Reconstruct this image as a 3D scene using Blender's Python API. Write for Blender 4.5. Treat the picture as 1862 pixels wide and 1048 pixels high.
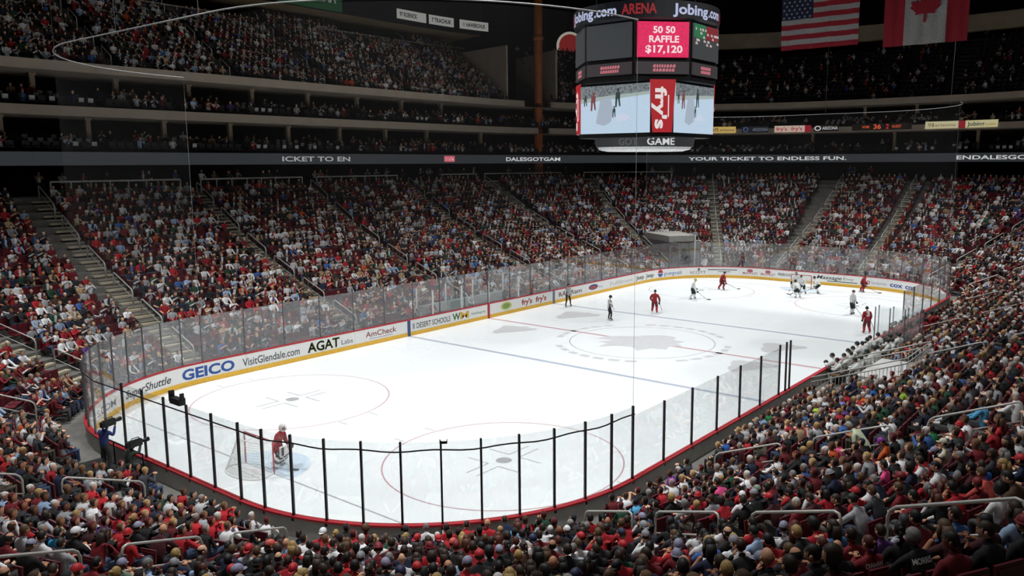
import bpy, bmesh, math, random
import numpy as np
from mathutils import Vector, Matrix, Euler
from mathutils.bvhtree import BVHTree

random.seed(7); RNG = np.random.default_rng(7)
for o in list(bpy.data.objects): bpy.data.objects.remove(o)
SC = bpy.context.scene
COL = SC.collection
PI = math.pi
def R(a): return math.radians(a)

# ------------------------------------------------------------------ camera
W, H = 1862.0, 1048.0
CAM_P = Vector((-43.439, -26.299, 11.222)); F_PX = 1482.96
YAW, PITCH, ROLL, PPX, PPY = 37.745, -8.579, -0.198, 68.685, -5.073
_cy, _sy, _cp, _sp = math.cos(R(YAW)), math.sin(R(YAW)), math.cos(R(PITCH)), math.sin(R(PITCH))
FWD = Vector((_cy*_cp, _sy*_cp, _sp)); _rt = Vector((_sy, -_cy, 0)); _up = _rt.cross(FWD)
_c, _s = math.cos(R(ROLL)), math.sin(R(ROLL))
RGT = _c*_rt + _s*_up; UPV = -_s*_rt + _c*_up
cam = bpy.data.cameras.new('camera'); cam_o = bpy.data.objects.new('camera', cam); COL.objects.link(cam_o)
cam.sensor_width = 36; cam.lens = F_PX/W*36; cam.shift_x = -PPX/W; cam.shift_y = PPY/W; cam.clip_end = 400
cam_o.matrix_world = Matrix((( RGT.x, UPV.x, -FWD.x, CAM_P.x), (RGT.y, UPV.y, -FWD.y, CAM_P.y), (RGT.z, UPV.z, -FWD.z, CAM_P.z), (0,0,0,1)))
SC.camera = cam_o
def proj(p):
    d = Vector(p) - CAM_P; z = d.dot(FWD)
    if z < .3: return (-9999, -9999, z)
    return (W/2+PPX+F_PX*d.dot(RGT)/z, H/2+PPY-F_PX*d.dot(UPV)/z, z)
def in_view(p, m=120):
    u, v, z = proj(p)
    return z > .3 and -m < u < W+m and -m < v < H+m

# ------------------------------------------------------------------ world, exposure
wd = bpy.data.worlds.new('arena_air'); SC.world = wd; wd.use_nodes = True
wd.node_tree.nodes['Background'].inputs[0].default_value = (.55, .6, .7, 1)
wd.node_tree.nodes['Background'].inputs[1].default_value = .004
vs = SC.view_settings
vs.view_transform = 'Standard'; vs.look = 'None'; vs.gamma = 1; vs.use_curve_mapping = False; vs.exposure = 0.0
# rink flood lights: (x, y) along two catwalks, all aimed at the ice
LAMP_Z, LAMP_W, LAMP_CONE, LAMP_BLEND = 27.0, 8800.0, 122, 1.0
LAMPS = [(x, y, w) for x, w in ((-31, 2.15), (-20, 1.0), (-9, .74), (0, .66), (9, .76), (22, 1.25), (32, 2.0)) for y in (-13, 13)]
FILL_W = 1500.0          # dimmer house lights added to brighten the seats nearest the camera

# ------------------------------------------------------------------ helpers
def lin(c):
    if isinstance(c, str):
        c = [int(c[i:i+2], 16)/255 for i in (0, 2, 4)]
    return tuple((x/12.92 if x <= .04045 else ((x+.055)/1.055)**2.4) for x in c[:3])
MATS = {}
def mat(name, col, rough=.6, metal=0, var=.12, scale=6, bump=0, emit=0, spec=None, objcol=False):
    if name in MATS: return MATS[name]
    m = bpy.data.materials.new(name); m.use_nodes = True; nt = m.node_tree; N = nt.nodes; L = nt.links
    b = N['Principled BSDF']; c = lin(col) if col is not None else (.5, .5, .5)
    b.inputs['Roughness'].default_value = rough; b.inputs['Metallic'].default_value = metal
    if spec is not None: b.inputs['Specular IOR Level'].default_value = spec
    tc = N.new('ShaderNodeTexCoord'); nz = N.new('ShaderNodeTexNoise'); nz.inputs['Scale'].default_value = scale; nz.inputs['Detail'].default_value = 3
    L.new(tc.outputs['Object'], nz.inputs['Vector'])
    mx = N.new('ShaderNodeMix'); mx.data_type = 'RGBA'; mx.blend_type = 'MULTIPLY'; mx.inputs[0].default_value = 1
    rp = N.new('ShaderNodeMapRange'); rp.inputs[1].default_value = .3; rp.inputs[2].default_value = .7; rp.inputs[3].default_value = 1-var; rp.inputs[4].default_value = 1+var
    L.new(nz.outputs['Fac'], rp.inputs[0])
    if objcol:
        oi = N.new('ShaderNodeObjectInfo'); L.new(oi.outputs['Color'], mx.inputs[6])
    else:
        mx.inputs[6].default_value = (*c, 1)
    L.new(rp.outputs[0], mx.inputs[7]); L.new(mx.outputs[2], b.inputs['Base Color'])
    if emit:
        L.new(mx.outputs[2], b.inputs['Emission Color']); b.inputs['Emission Strength'].default_value = emit
    if bump:
        bp = N.new('ShaderNodeBump'); bp.inputs['Strength'].default_value = bump; bp.inputs['Distance'].default_value = .02
        L.new(nz.outputs['Fac'], bp.inputs['Height']); L.new(bp.outputs[0], b.inputs['Normal'])
    MATS[name] = m; return m
def glow(name, col, s=1.0, var=0.0):           # emissive faces: LED boards, screens, signs, banners
    if name in MATS: return MATS[name]
    m = bpy.data.materials.new(name); m.use_nodes = True; nt = m.node_tree; N = nt.nodes; L = nt.links
    b = N['Principled BSDF']; b.inputs['Base Color'].default_value = (.01, .01, .01, 1); b.inputs['Roughness'].default_value = .5
    b.inputs['Emission Color'].default_value = (*lin(col), 1); b.inputs['Emission Strength'].default_value = s
    if var:
        tc = N.new('ShaderNodeTexCoord'); nz = N.new('ShaderNodeTexVoronoi'); nz.inputs['Scale'].default_value = 7
        rp = N.new('ShaderNodeMapRange'); rp.inputs[1].default_value = .1; rp.inputs[2].default_value = .6; rp.inputs[3].default_value = s*(1-var); rp.inputs[4].default_value = s*(1+var)
        L.new(tc.outputs['Object'], nz.inputs['Vector']); L.new(nz.outputs['Distance'], rp.inputs[0]); L.new(rp.outputs[0], b.inputs['Emission Strength'])
    MATS[name] = m; return m
def ramp_mat(name, cols, rough=.7):            # colour picked per object (skin tones, trousers)
    if name in MATS: return MATS[name]
    m = bpy.data.materials.new(name); m.use_nodes = True; nt = m.node_tree; N = nt.nodes; L = nt.links
    b = N['Principled BSDF']; b.inputs['Roughness'].default_value = rough
    oi = N.new('ShaderNodeObjectInfo'); cr = N.new('ShaderNodeValToRGB'); e = cr.color_ramp; e.interpolation = 'CONSTANT'
    while len(e.elements) < len(cols): e.elements.new(.5)
    for i, c in enumerate(cols): e.elements[i].position = i/len(cols); e.elements[i].color = (*lin(c), 1)
    L.new(oi.outputs['Random'], cr.inputs[0]); L.new(cr.outputs[0], b.inputs['Base Color'])
    MATS[name] = m; return m

class MB:
    def __init__(s): s.v = []; s.f = []; s.m = []
    def add(s, vs, fs, mi=0):
        k = len(s.v); s.v += [tuple(p) for p in vs]
        s.f += [tuple(i+k for i in f) for f in fs]; s.m += [mi]*len(fs); return s
    def box(s, c, d, mi=0, rot=None):
        hx, hy, hz = d[0]/2, d[1]/2, d[2]/2
        vs = [Vector((x, y, z)) for x in (-hx, hx) for y in (-hy, hy) for z in (-hz, hz)]
        if rot is not None: vs = [rot @ p for p in vs]
        vs = [p+Vector(c) for p in vs]
        return s.add(vs, [(0,1,3,2), (4,6,7,5), (0,4,5,1), (2,3,7,6), (0,2,6,4), (1,5,7,3)], mi)
    def tube(s, pts, r, n=8, mi=0, cap=True):
        pts = [Vector(p) for p in pts]; rs = r if isinstance(r, (list, tuple)) else [r]*len(pts)
        vs = []; fs = []; u = None
        for i, p in enumerate(pts):
            t = (pts[min(i+1, len(pts)-1)]-pts[max(i-1, 0)]).normalized()
            if u is None:
                a = Vector((0,0,1)) if abs(t.z) < .9 else Vector((1,0,0)); u = t.cross(a).normalized()
            else:
                u = (u-t*u.dot(t)).normalized()
            w = t.cross(u)
            for k in range(n):
                g = 2*PI*k/n; vs.append(p+(u*math.cos(g)+w*math.sin(g))*rs[i])
        for i in range(len(pts)-1):
            for k in range(n):
                a = i*n+k; b = i*n+(k+1) % n; fs.append((a, b, b+n, a+n))
        if cap: fs += [tuple(range(n))[::-1], tuple(range((len(pts)-1)*n, len(pts)*n))]
        return s.add(vs, fs, mi)
    def ell(s, c, r, nu=12, nv=8, mi=0, fn=None, rot=None, keep=None):
        vs = []; fs = []
        for j in range(nv+1):
            t = PI*j/nv
            for i in range(nu):
                g = 2*PI*i/nu; p = Vector((math.sin(t)*math.cos(g), math.sin(t)*math.sin(g), math.cos(t)))
                q = fn(p.copy()) if fn else p
                q = Vector((q.x*r[0], q.y*r[1], q.z*r[2]))
                if rot is not None: q = rot @ q
                vs.append(q+Vector(c))
        for j in range(nv):
            for i in range(nu):
                a = j*nu+i; b = j*nu+(i+1) % nu
                if keep:
                    t = PI*(j+.5)/nv; g = 2*PI*(i+.5)/nu
                    if not keep(Vector((math.sin(t)*math.cos(g), math.sin(t)*math.sin(g), math.cos(t)))): continue
                if j == 0: fs.append((a, a+nu, b+nu))
                elif j == nv-1: fs.append((a, a+nu, b))
                else: fs.append((a, a+nu, b+nu, b))
        if keep:
            use = sorted({i for f in fs for i in f}); ix = {v: k for k, v in enumerate(use)}
            vs = [vs[i] for i in use]; fs = [tuple(ix[i] for i in f) for f in fs]
        return s.add(vs, fs, mi)
    def prism(s, poly, o, ux, uy, n, th, mi=0):    # polygon (2-D) in plane o,ux,uy, thickness th along n
        o, ux, uy, n = Vector(o), Vector(ux), Vector(uy), Vector(n); k = len(poly)
        a = [o+ux*p[0]+uy*p[1] for p in poly]; b = [p+n*th for p in a]
        fs = [tuple(range(k)), tuple(range(2*k-1, k-1, -1))]+[(i, i+k, (i+1) % k+k, (i+1) % k) for i in range(k)]
        return s.add(a+b, fs, mi)
    def mesh(s, name, mats, smooth=False, origin=(0,0,0)):
        me = bpy.data.meshes.new(name); ox, oy, oz = origin
        me.from_pydata([(x-ox, y-oy, z-oz) for x, y, z in s.v], [], s.f)
        if not isinstance(mats, (list, tuple)): mats = [mats]
        for m in mats: me.materials.append(m)
        if len(mats) > 1: me.polygons.foreach_set('material_index', s.m)
        if smooth: me.polygons.foreach_set('use_smooth', [True]*len(s.f))
        me.update(); return me
    def build(s, name, mats, parent=None, smooth=False, origin=(0,0,0)):
        return link(name, s.mesh(name, mats, smooth, origin), parent)
def link(name, me, parent=None, loc=None, rot=None):
    o = bpy.data.objects.new(name, me); COL.objects.link(o)
    if parent is not None: o.parent = parent
    if loc is not None: o.location = loc
    if rot is not None: o.rotation_euler = rot
    return o
def tag(o, label=None, cat=None, group=None, kind=None):
    if label: o['label'] = label
    if cat: o['category'] = cat
    if group: o['group'] = group
    if kind: o['kind'] = kind
    return o
def empty(name, loc=(0,0,0), rz=0):
    o = bpy.data.objects.new(name, None); COL.objects.link(o); o.location = loc; o.rotation_euler = (0, 0, rz); o.empty_display_size = .1
    return o
def copy_tree(o, parent=None):
    c = o.copy(); COL.objects.link(c); c.parent = parent
    for ch in o.children: copy_tree(ch, c)
    return c
ORD = 'zeroth first second third fourth fifth sixth seventh eighth ninth tenth eleventh twelfth thirteenth fourteenth fifteenth sixteenth seventeenth eighteenth nineteenth twentieth'.split()
def ordn(n):
    if n <= 20: return ORD[n]
    return {2: 'twenty', 3: 'thirty', 4: 'forty'}[n//10]+'-'+ORD[n % 10] if n % 10 else {3: 'thirtieth', 4: 'fortieth'}[n//10]

_TXT = {}
def text_mesh(txt, bold=0.0, shear=0.0):
    k = (txt, bold, shear)
    if k not in _TXT:
        cu = bpy.data.curves.new('lettering', 'FONT'); cu.body = txt; cu.size = 1; cu.offset = bold; cu.shear = shear; cu.extrude = 0; cu.resolution_u = 3
        o = bpy.data.objects.new('lettering', cu); COL.objects.link(o)
        dg = bpy.context.evaluated_depsgraph_get(); me = bpy.data.meshes.new_from_object(o.evaluated_get(dg))
        v = np.array([p.co[:2] for p in me.vertices]); f = [tuple(p.vertices) for p in me.polygons]
        bpy.data.objects.remove(o); bpy.data.curves.remove(cu); bpy.data.meshes.remove(me)
        v[:, 0] -= v[:, 0].min(); _TXT[k] = (v, f)
    return _TXT[k]
CAPH = .70
def text_on(mb, txt, place, width, z0, z1, bold=0.0, shear=0.0, mi=0):
    """place(x, z) -> 3-D; text stretched to width and cap height z0..z1"""
    v, f = text_mesh(txt, bold, shear); w = v[:, 0].max()
    mb.add([place(x/w*width, z0+(z1-z0)*y/CAPH) for x, y in v], f, mi)

# ------------------------------------------------------------------ rink perimeter: s runs clockwise seen from above, d is the distance outside the ice edge
A, B, RC = 30.48, 12.95, 8.53
SX, SY = A-RC, B-RC; CL = PI/2*RC
SEG = [2*SX, CL, 2*SY, CL, 2*SX, CL, 2*SY, CL]; TOT = sum(SEG); CUM = [0]+list(np.cumsum(SEG))
def P(s, d=0.0):
    s = s % TOT; i = 0
    for i in range(8):
        if s <= SEG[i]: break
        s -= SEG[i]
    r = RC+d
    if i == 0: return Vector((-SX+s, SY+r, 0)), Vector((1,0,0)), Vector((0,1,0))
    if i == 2: return Vector((SX+r, SY-s, 0)), Vector((0,-1,0)), Vector((1,0,0))
    if i == 4: return Vector((SX-s, -SY-r, 0)), Vector((-1,0,0)), Vector((0,-1,0))
    if i == 6: return Vector((-SX-r, -SY+s, 0)), Vector((0,1,0)), Vector((-1,0,0))
    th = R({1: 90, 3: 0, 5: -90, 7: 180}[i])-s/RC
    cx, cy = {1: (SX, SY), 3: (SX, -SY), 5: (-SX, -SY), 7: (-SX, SY)}[i]
    n = Vector((math.cos(th), math.sin(th), 0))
    return Vector((cx, cy, 0))+n*r, Vector((n.y, -n.x, 0)), n
def corner(s):
    s = s % TOT
    for i in range(8):
        if s <= CUM[i+1]: return i % 2 == 1
def at(s, d, z): p = P(s, d)[0]; return Vector((p.x, p.y, z))
def stations(s0, s1, step=1.12):
    out = [s0]; brk = sorted(set([c+k*TOT for c in CUM for k in (-1, 0, 1)]))
    brk = [b for b in brk if s0+1e-6 < b < s1-1e-6]+[s1]
    for b in brk:
        a = out[-1]; mid = (a+b)/2
        n = max(1, math.ceil((b-a)/step)) if corner(mid) else 1
        out += [a+(b-a)*k/n for k in range(1, n+1)]
    return out
def sweep(mb, prof, s0, s1, step=1.12, mi=0, closed=False, caps=False, mis=None):
    st = stations(s0, s1, step); n = len(prof); vs = []; fs = []
    for s in st:
        for d, z in prof: vs.append(at(s, d, z))
    seg = n if closed else n-1
    k0 = len(mb.v); mb.v += [tuple(p) for p in vs]
    for i in range(len(st)-1):
        for k in range(seg):
            a = i*n+k; b = i*n+(k+1) % n
            mb.f.append((k0+a, k0+a+n, k0+b+n, k0+b)); mb.m.append(mis[k] if mis else mi)
    if caps and closed:
        mb.f.append(tuple(k0+k for k in range(n))); mb.m.append(mi)
        q = (len(st)-1)*n; mb.f.append(tuple(k0+q+k for k in range(n))[::-1]); mb.m.append(mi)
    return mb
def rect(d0, d1, z0, z1): return [(d0, z0), (d1, z0), (d1, z1), (d0, z1)]

# ------------------------------------------------------------------ materials
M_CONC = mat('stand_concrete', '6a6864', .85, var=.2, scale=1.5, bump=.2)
M_STEP = mat('stair_concrete', 'b5ab94', .85, var=.15, scale=3)
M_BEIGE = mat('precast_beige', 'b5a998', .8, var=.08, scale=.8)
M_SOFF = mat('soffit_tan', 'b09a76', .85, var=.12, scale=.5)
M_DARK = mat('dark_paint', '101012', .9, var=.2, scale=1)
M_BLACK = mat('black_metal', '0c0c0d', .45, .3, var=.1)
M_STEEL = mat('brushed_rail_steel', 'b9b7b2', .45, .25, var=.08)
M_ALU = mat('grey_aluminium', '6e6f72', .4, .6, var=.08)
M_WHITE = mat('white_panel', 'e9e9e6', .5, var=.03)
M_BGREY = mat('board_back_grey', 'b4b4b0', .7, var=.1, scale=2)
M_YEL = mat('kick_yellow', 'e8b63a', .5, var=.06)
M_RED = mat('cap_red', 'b3202c', .45, var=.08)
M_SEAT = mat('seat_maroon', '5c1420', .5, var=.15, scale=2)
M_SEATD = mat('seat_black', '17161a', .6, var=.15, scale=2)
M_SKIN = ramp_mat('skin', ['c99576', 'd8a888', 'b57d5d', 'e0b496', '8a5a41', 'cf9c7c', 'c08a6a'])
M_TROU = ramp_mat('trousers', ['1c2330', '2a3a55', '121214', '3a3a3c', '1f2a44', '4a4238', '18181a', '33415e'])
M_SHOE = mat('shoes', '1a1818', .6)
M_EYE = mat('eye_dark', '15100e', .3)
M_LIP = mat('lips', '8a4038', .5)
M_TOP = mat('garment', None, .85, var=.14, scale=9, objcol=True, bump=.3)
M_HAIR = mat('hair', None, .6, var=.3, scale=30, objcol=True)
M_LETW = mat('white_lettering', 'd8d8d6', .6)

def glass_mat():
    m = bpy.data.materials.new('rink_glass'); m.use_nodes = True; nt = m.node_tree; N = nt.nodes; L = nt.links
    N.remove(N['Principled BSDF']); out = N['Material Output']
    tr = N.new('ShaderNodeBsdfTransparent'); tr.inputs[0].default_value = (.97, .98, .98, 1)
    gl = N.new('ShaderNodeBsdfGlossy'); gl.inputs['Roughness'].default_value = .03; gl.inputs['Color'].default_value = (1, 1, 1, 1)
    lw = N.new('ShaderNodeLayerWeight'); lw.inputs[0].default_value = .5
    pw = N.new('ShaderNodeMath'); pw.operation = 'POWER'; pw.inputs[1].default_value = 5
    ma = N.new('ShaderNodeMath'); ma.operation = 'MULTIPLY_ADD'; ma.inputs[1].default_value = .94; ma.inputs[2].default_value = .068
    mx = N.new('ShaderNodeMixShader')
    L.new(lw.outputs['Facing'], pw.inputs[0]); L.new(pw.outputs[0], ma.inputs[0]); L.new(ma.outputs[0], mx.inputs[0])
    df = N.new('ShaderNodeBsdfDiffuse'); df.inputs[0].default_value = (.8, .82, .83, 1); tl = N.new('ShaderNodeBsdfTranslucent'); tl.inputs[0].default_value = (.8, .82, .83, 1)
    sc = N.new('ShaderNodeMixShader'); sc.inputs[0].default_value = .5; L.new(df.outputs[0], sc.inputs[1]); L.new(tl.outputs[0], sc.inputs[2])   # milky scatter added for the haze of reflected ice
    tc = N.new('ShaderNodeTexCoord'); nz = N.new('ShaderNodeTexNoise'); nz.inputs['Scale'].default_value = 1.3; nz.inputs['Detail'].default_value = 5; L.new(tc.outputs['Object'], nz.inputs['Vector'])
    mr = N.new('ShaderNodeMapRange'); mr.inputs[3].default_value = .03; mr.inputs[4].default_value = .07; L.new(nz.outputs['Fac'], mr.inputs[0])
    m2 = N.new('ShaderNodeMixShader'); L.new(mr.outputs[0], m2.inputs[0]); L.new(tr.outputs[0], m2.inputs[1]); L.new(sc.outputs[0], m2.inputs[2])
    L.new(m2.outputs[0], mx.inputs[1]); L.new(gl.outputs[0], mx.inputs[2]); L.new(mx.outputs[0], out.inputs[0])
    return m
M_GLASS = glass_mat()
def net_mat(name, col, a):
    m = bpy.data.materials.new(name); m.use_nodes = True; nt = m.node_tree; N = nt.nodes; L = nt.links
    N.remove(N['Principled BSDF']); out = N['Material Output']
    tr = N.new('ShaderNodeBsdfTransparent'); df = N.new('ShaderNodeBsdfDiffuse'); df.inputs[0].default_value = (*lin(col), 1)
    mx = N.new('ShaderNodeMixShader'); mx.inputs[0].default_value = a
    tc = N.new('ShaderNodeTexCoord'); nz = N.new('ShaderNodeTexNoise'); nz.inputs['Scale'].default_value = .6
    mr = N.new('ShaderNodeMapRange'); mr.inputs[3].default_value = a*.8; mr.inputs[4].default_value = a*1.2
    L.new(tc.outputs['Object'], nz.inputs['Vector']); L.new(nz.outputs['Fac'], mr.inputs[0]); L.new(mr.outputs[0], mx.inputs[0])
    L.new(tr.outputs[0], mx.inputs[1]); L.new(df.outputs[0], mx.inputs[2]); L.new(mx.outputs[0], out.inputs[0])
    return m

# ------------------------------------------------------------------ the ice
def ice_mat():
    m = mat('ice', 'eff3f5', .22, var=.015, scale=.35)
    nt = m.node_tree; b = nt.nodes['Principled BSDF']; b.inputs['Specular IOR Level'].default_value = .35
    nz = nt.nodes.new('ShaderNodeTexNoise'); nz.inputs['Scale'].default_value = 2.5; nz.inputs['Detail'].default_value = 6
    mr = nt.nodes.new('ShaderNodeMapRange'); mr.inputs[3].default_value = .15; mr.inputs[4].default_value = .4
    nt.links.new(nz.outputs['Fac'], mr.inputs[0]); nt.links.new(mr.outputs[0], b.inputs['Roughness'])
    return m
mb = MB(); ring = [at(s, .06, 0) for s in stations(0, TOT, .7)[:-1]]
mb.add(ring, [tuple(range(len(ring)))[::-1]])
ice = tag(mb.build('floor', ice_mat()), 'white ice sheet of the hockey rink', 'ice', kind='structure')
def decal(name, mb, m):
    o = mb.build(name, m, ice); DEC.append(o); o.location.z = .0006*(len(DEC) % 7); return o
DEC = []
def flat_ring(mb, cx, cy, r0, r1, a0=0, a1=360, n=64, z=.002):
    k = len(mb.v)
    for i in range(n+1):
        g = R(a0+(a1-a0)*i/n)
        mb.v += [(cx+r0*math.cos(g), cy+r0*math.sin(g), z), (cx+r1*math.cos(g), cy+r1*math.sin(g), z)]
    for i in range(n): mb.f.append((k+2*i, k+2*i+1, k+2*i+3, k+2*i+2)); mb.m.append(0)
def flat_rect(mb, x0, x1, y0, y1, z=.002): mb.add([(x0,y0,z), (x1,y0,z), (x1,y1,z), (x0,y1,z)], [(0,1,2,3)])
I_BLUE = mat('ice_line_blue', 'b2bbcb', .3, var=.04); I_RED = mat('ice_line_red', 'cfaab0', .3, var=.04)
I_CRE = mat('crease_blue', 'cfe0ee', .3, var=.03); I_GREY = mat('logo_grey', 'd3d3d6', .3, var=.05, scale=2); I_LG = mat('faint_mark_grey', 'cfcfd2', .3, var=.04)
I_THIN = mat('thin_line_grey', 'adaeb1', .3, var=.05)
for x in (-7.77, 7.77):
    mb = MB(); flat_rect(mb, x-.15, x+.15, -B, B); decal('blue_line', mb, I_BLUE)
mb = MB(); flat_rect(mb, -.14, .14, -B, B); decal('centre_line', mb, I_RED)
for sx in (-1, 1):
    mb = MB(); yb = SY+math.sqrt(RC**2-(27.13-SX)**2)-.02; flat_rect(mb, sx*27.13-.035, sx*27.13+.035, -yb, yb); decal('goal_line', mb, I_THIN)
    mb = MB(); k = len(mb.v); pts = [(sx*27.13, -1.83)]
    for i in range(25):
        g = R(-90+180*i/24); pts.append((sx*27.13-sx*(1.83*math.cos(g)), 1.83*math.sin(g)))
    mb.add([(x, y, .003) for x, y in pts], [tuple(range(len(pts)))]); decal('goal_crease', mb, I_CRE)
    for sy in (-1, 1):
        cx, cy = sx*21.03, sy*6.71
        mb = MB(); flat_ring(mb, cx, cy, 4.53, 4.59); decal('face_off_circle', mb, mat('circle_red', 'c8a2a8', .3, var=.04))
        mb = MB(); flat_ring(mb, cx, cy, 0.01, .31, n=24)
        for a in (-1, 1):
            for b in (-1, 1):
                flat_rect(mb, cx+a*.6-.03, cx+a*.6+.03, cy+b*.25, cy+b*1.3); flat_rect(mb, cx+a*.6, cx+a*1.8, cy+b*.25-.03, cy+b*.25+.03)
        for b in (-1, 1):
            for a in (-1, 1): flat_rect(mb, cx+a*.85-.03, cx+a*.85+.03, cy+b*4.6, cy+b*5.2)
        decal('face_off_spot', mb, I_THIN)
mb = MB(); flat_ring(mb, 0, 0, 4.52, 4.58, n=80); decal('centre_circle', mb, I_THIN)
mb = MB()
for k in range(34):
    if k in (3, 4, 11, 12, 20, 21, 28, 29): continue
    flat_ring(mb, 0, 0, 5.15, 5.55, k*360/34, k*360/34+7.2, 3)
decal('centre_ring_lettering', mb, I_LG)
logo = [(-2.9,.6), (-2.2,1.2), (-1.3,1.5), (-.4,1.5), (.5,1.9), (1.4,2.0), (2.2,1.5), (2.0,.7), (2.7,.2), (2.2,-.3), (2.5,-1.0), (1.7,-1.3), (1.5,-2.1), (.6,-1.9), (-.2,-2.6), (-.6,-1.6), (-1.6,-1.4), (-2.6,-1.8), (-2.1,-.8), (-2.7,-.3), (-1.7,.1)]
mb = MB(); ca, sa = math.cos(R(-60)), math.sin(R(-60))
mb.add([(x*ca-y*sa, x*sa+y*ca, .003) for x, y in logo], [tuple(range(len(logo)))]); decal('centre_logo', mb, I_GREY)
for cx, cy, sc in ((-2.2, 8.6, 1), (4.6, 8.2, 1.1), (-2, -8.4, 1), (3.4, -8.0, 1)):
    mb = MB(); mb.add([(cx+x*.55*sc, cy+y*.8*sc, .003) for x, y in logo[:12]], [tuple(range(12))]); decal('faint_ice_advert', mb, I_LG)

# ------------------------------------------------------------------ boards, kick strips, cap rails, lettering
boards = tag(empty('rink_boards', (0, 0, 0)), 'white advertising boards with yellow kick strip and tall glass around the ice', 'rink boards')
PANELS = []
def cuts(i, n): return [CUM[i]+(CUM[i+1]-CUM[i])*k/n for k in range(n)]
edges_ = cuts(0, 18)+cuts(1, 6)+cuts(2, 4)+cuts(3, 6)+cuts(4, 18)+cuts(5, 6)+cuts(6, 4)+cuts(7, 6)+[TOT]
for a, b in zip(edges_[:-1], edges_[1:]):
    mb = MB(); sweep(mb, rect(0, .12, .24, 1.04), a+.006, b-.006, .25, closed=True, caps=True, mis=[0, 1, 0, 0])
    po = mb.build('board_panel', [M_WHITE, M_BGREY], boards); PANELS.append((a, b, po))
    mb = MB(); sweep(mb, rect(-.015, .13, 0, .25), a+.004, b-.004, .25, closed=True, caps=True, mis=[0, 1, 0, 0]); mb.build('kick_strip', [M_YEL, M_BGREY], po)
    mb = MB(); sweep(mb, rect(-.03, .16, 1.04, 1.10), a, b, .25, closed=True, caps=True); mb.build('cap_rail', M_RED, po)
def panel_at(s):
    s %= TOT
    for a, b, o in PANELS:
        if a <= s <= b: return o
def ink(name, col): return mat('ink_'+name, col, .5, var=.03)
def board_text(txt, s0, s1, z0, z1, col, bold=.0, shear=0., name='advert_lettering'):
    mb = MB(); text_on(mb, txt, lambda x, z: at(s0+x, -.006, z), s1-s0, z0, z1, bold, shear)
    return mb.build(name, ink(col, col), panel_at((s0+s1)/2))
def board_rect(s0, s1, z0, z1, col, name='advert_block', d=-.006):
    mb = MB(); sweep(mb, rect(d, -.001, z0, z1), s0, s1, .4, closed=True, caps=True); return mb.build(name, ink(col, col), panel_at((s0+s1)/2))
def board_disc(s, z, r, col, name='advert_disc', d=-.006, half=None, rz=None):
    mb = MB(); n = 24; g0, g1 = half or (0, 360); rz = rz or r
    pts = [at(s+r*math.cos(R(g0+(g1-g0)*k/n)), d, z+rz*math.sin(R(g0+(g1-g0)*k/n))) for k in range(n)]
    mb.add(pts, [tuple(range(n))]); return mb.build(name, ink(col, col), panel_at(s))
board_text('S.COM', 151.4, 153.4, .42, .72, '50585e', .01); board_disc(149.9, .65, .22, '7d92a4'); board_disc(151.0, .82, .1, '6c7680')
board_text('SuperShuttle', 154.2, 157.2, .42, .80, '3a3f4a', .015, .25)
board_text('GEICO', 157.85, 157.85+2.95, .36, .88, '1f4f9c', .035)
board_text('VisitGlendale.com', 2.2, 5.8, .40, .82, '4b4f55', .012)
AG = board_text('AGAT', 6.35, 8.6, .36, .92, '6a7a2e', .03); board_text('AGAT', 6.33, 8.62, .38, .90, '2f3326', .005)
board_text('Labs', 8.75, 9.6, .42, .70, '5b6068', .005)
board_text('AmCheck', 10.6, 13.1, .52, .86, '8a2a34', .01); board_rect(10.9, 12.8, .36, .42, 'b9bcc2')
board_rect(14.05, 14.3, .0, 1.04, '33507e', 'blue_line_stripe', -.02); board_rect(21.82, 22.06, .0, 1.04, 'a82a34', 'red_line_stripe', -.02); board_rect(29.6, 29.85, .0, 1.04, '5a6a80', 'blue_line_stripe', -.02)
board_text('DESERT SCHOOLS', 14.85, 18.0, .42, .78, '4a4d52', .014); board_rect(14.5, 14.7, .42, .78, '9aa0a6')
board_text('W', 18.2, 19.0, .40, .86, '2f6b3c', .035); board_text('M', 18.98, 19.85, .40, .86, 'd8a93a', .035)
board_text('WasteManagement', 20.1, 21.6, .50, .70, '5c8a66', .0)
board_disc(23.9, .64, .62, 'c3c46a', rz=.3); board_disc(23.9, .64, .42, '7d9a4a', rz=.2, d=-.009)
board_text("fry's", 25.7, 26.95, .45, .85, 'a0242c', .03); board_text("fry's", 27.4, 28.75, .45, .85, 'a0242c', .03)
board_text('RAM', 30.4, 31.9, .45, .80, '6c3038', .02); board_text('Ram', 32.0, 33.6, .45, .80, '6c5a60', .02)
board_disc(35.3, .66, .7, '3c4a78', rz=.24); board_disc(35.3, .62, .55, 'b03a40', rz=.12, d=-.009); board_text('tv.', 36.1, 36.8, .48, .7, '6a6e74')
board_text('Fulfillment', 37.9, 41.7, .42, .78, 'b4b2b0', .0)
board_text('Jeep', 42.2, 43.6, .45, .82, '3e4a44', .02); board_text('Jeep', 43.95, 45.2, .45, .82, '3e4a44', .02)
board_disc(46.15, .68, .34, 'b02a38', half=(0, 180)); board_disc(46.15, .66, .34, '3a5aa0', half=(180, 360)); board_text('pepsi', 46.65, 48.7, .44, .8, '8f9fc0', .02)
board_text('SCOTT', 49.6, 51.2, .42, .66, '5e6060', .005); board_disc(50.5, .82, .14, '6a6c6c')
board_rect(51.4, 54.2, .74, .82, '4a4a4c'); board_rect(52.4, 53.6, .56, .62, '70706e')
for a in (54.75, 56.5): board_text('McKINLEY', a, a+1.45, .42, .64, 'a04a50', .01); board_disc(a+.7, .76, .28, 'b0606a', rz=.16)
board_text('FIREROCK', 58.2, 59.5, .52, .76, '4a4a4e', .02)
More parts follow.
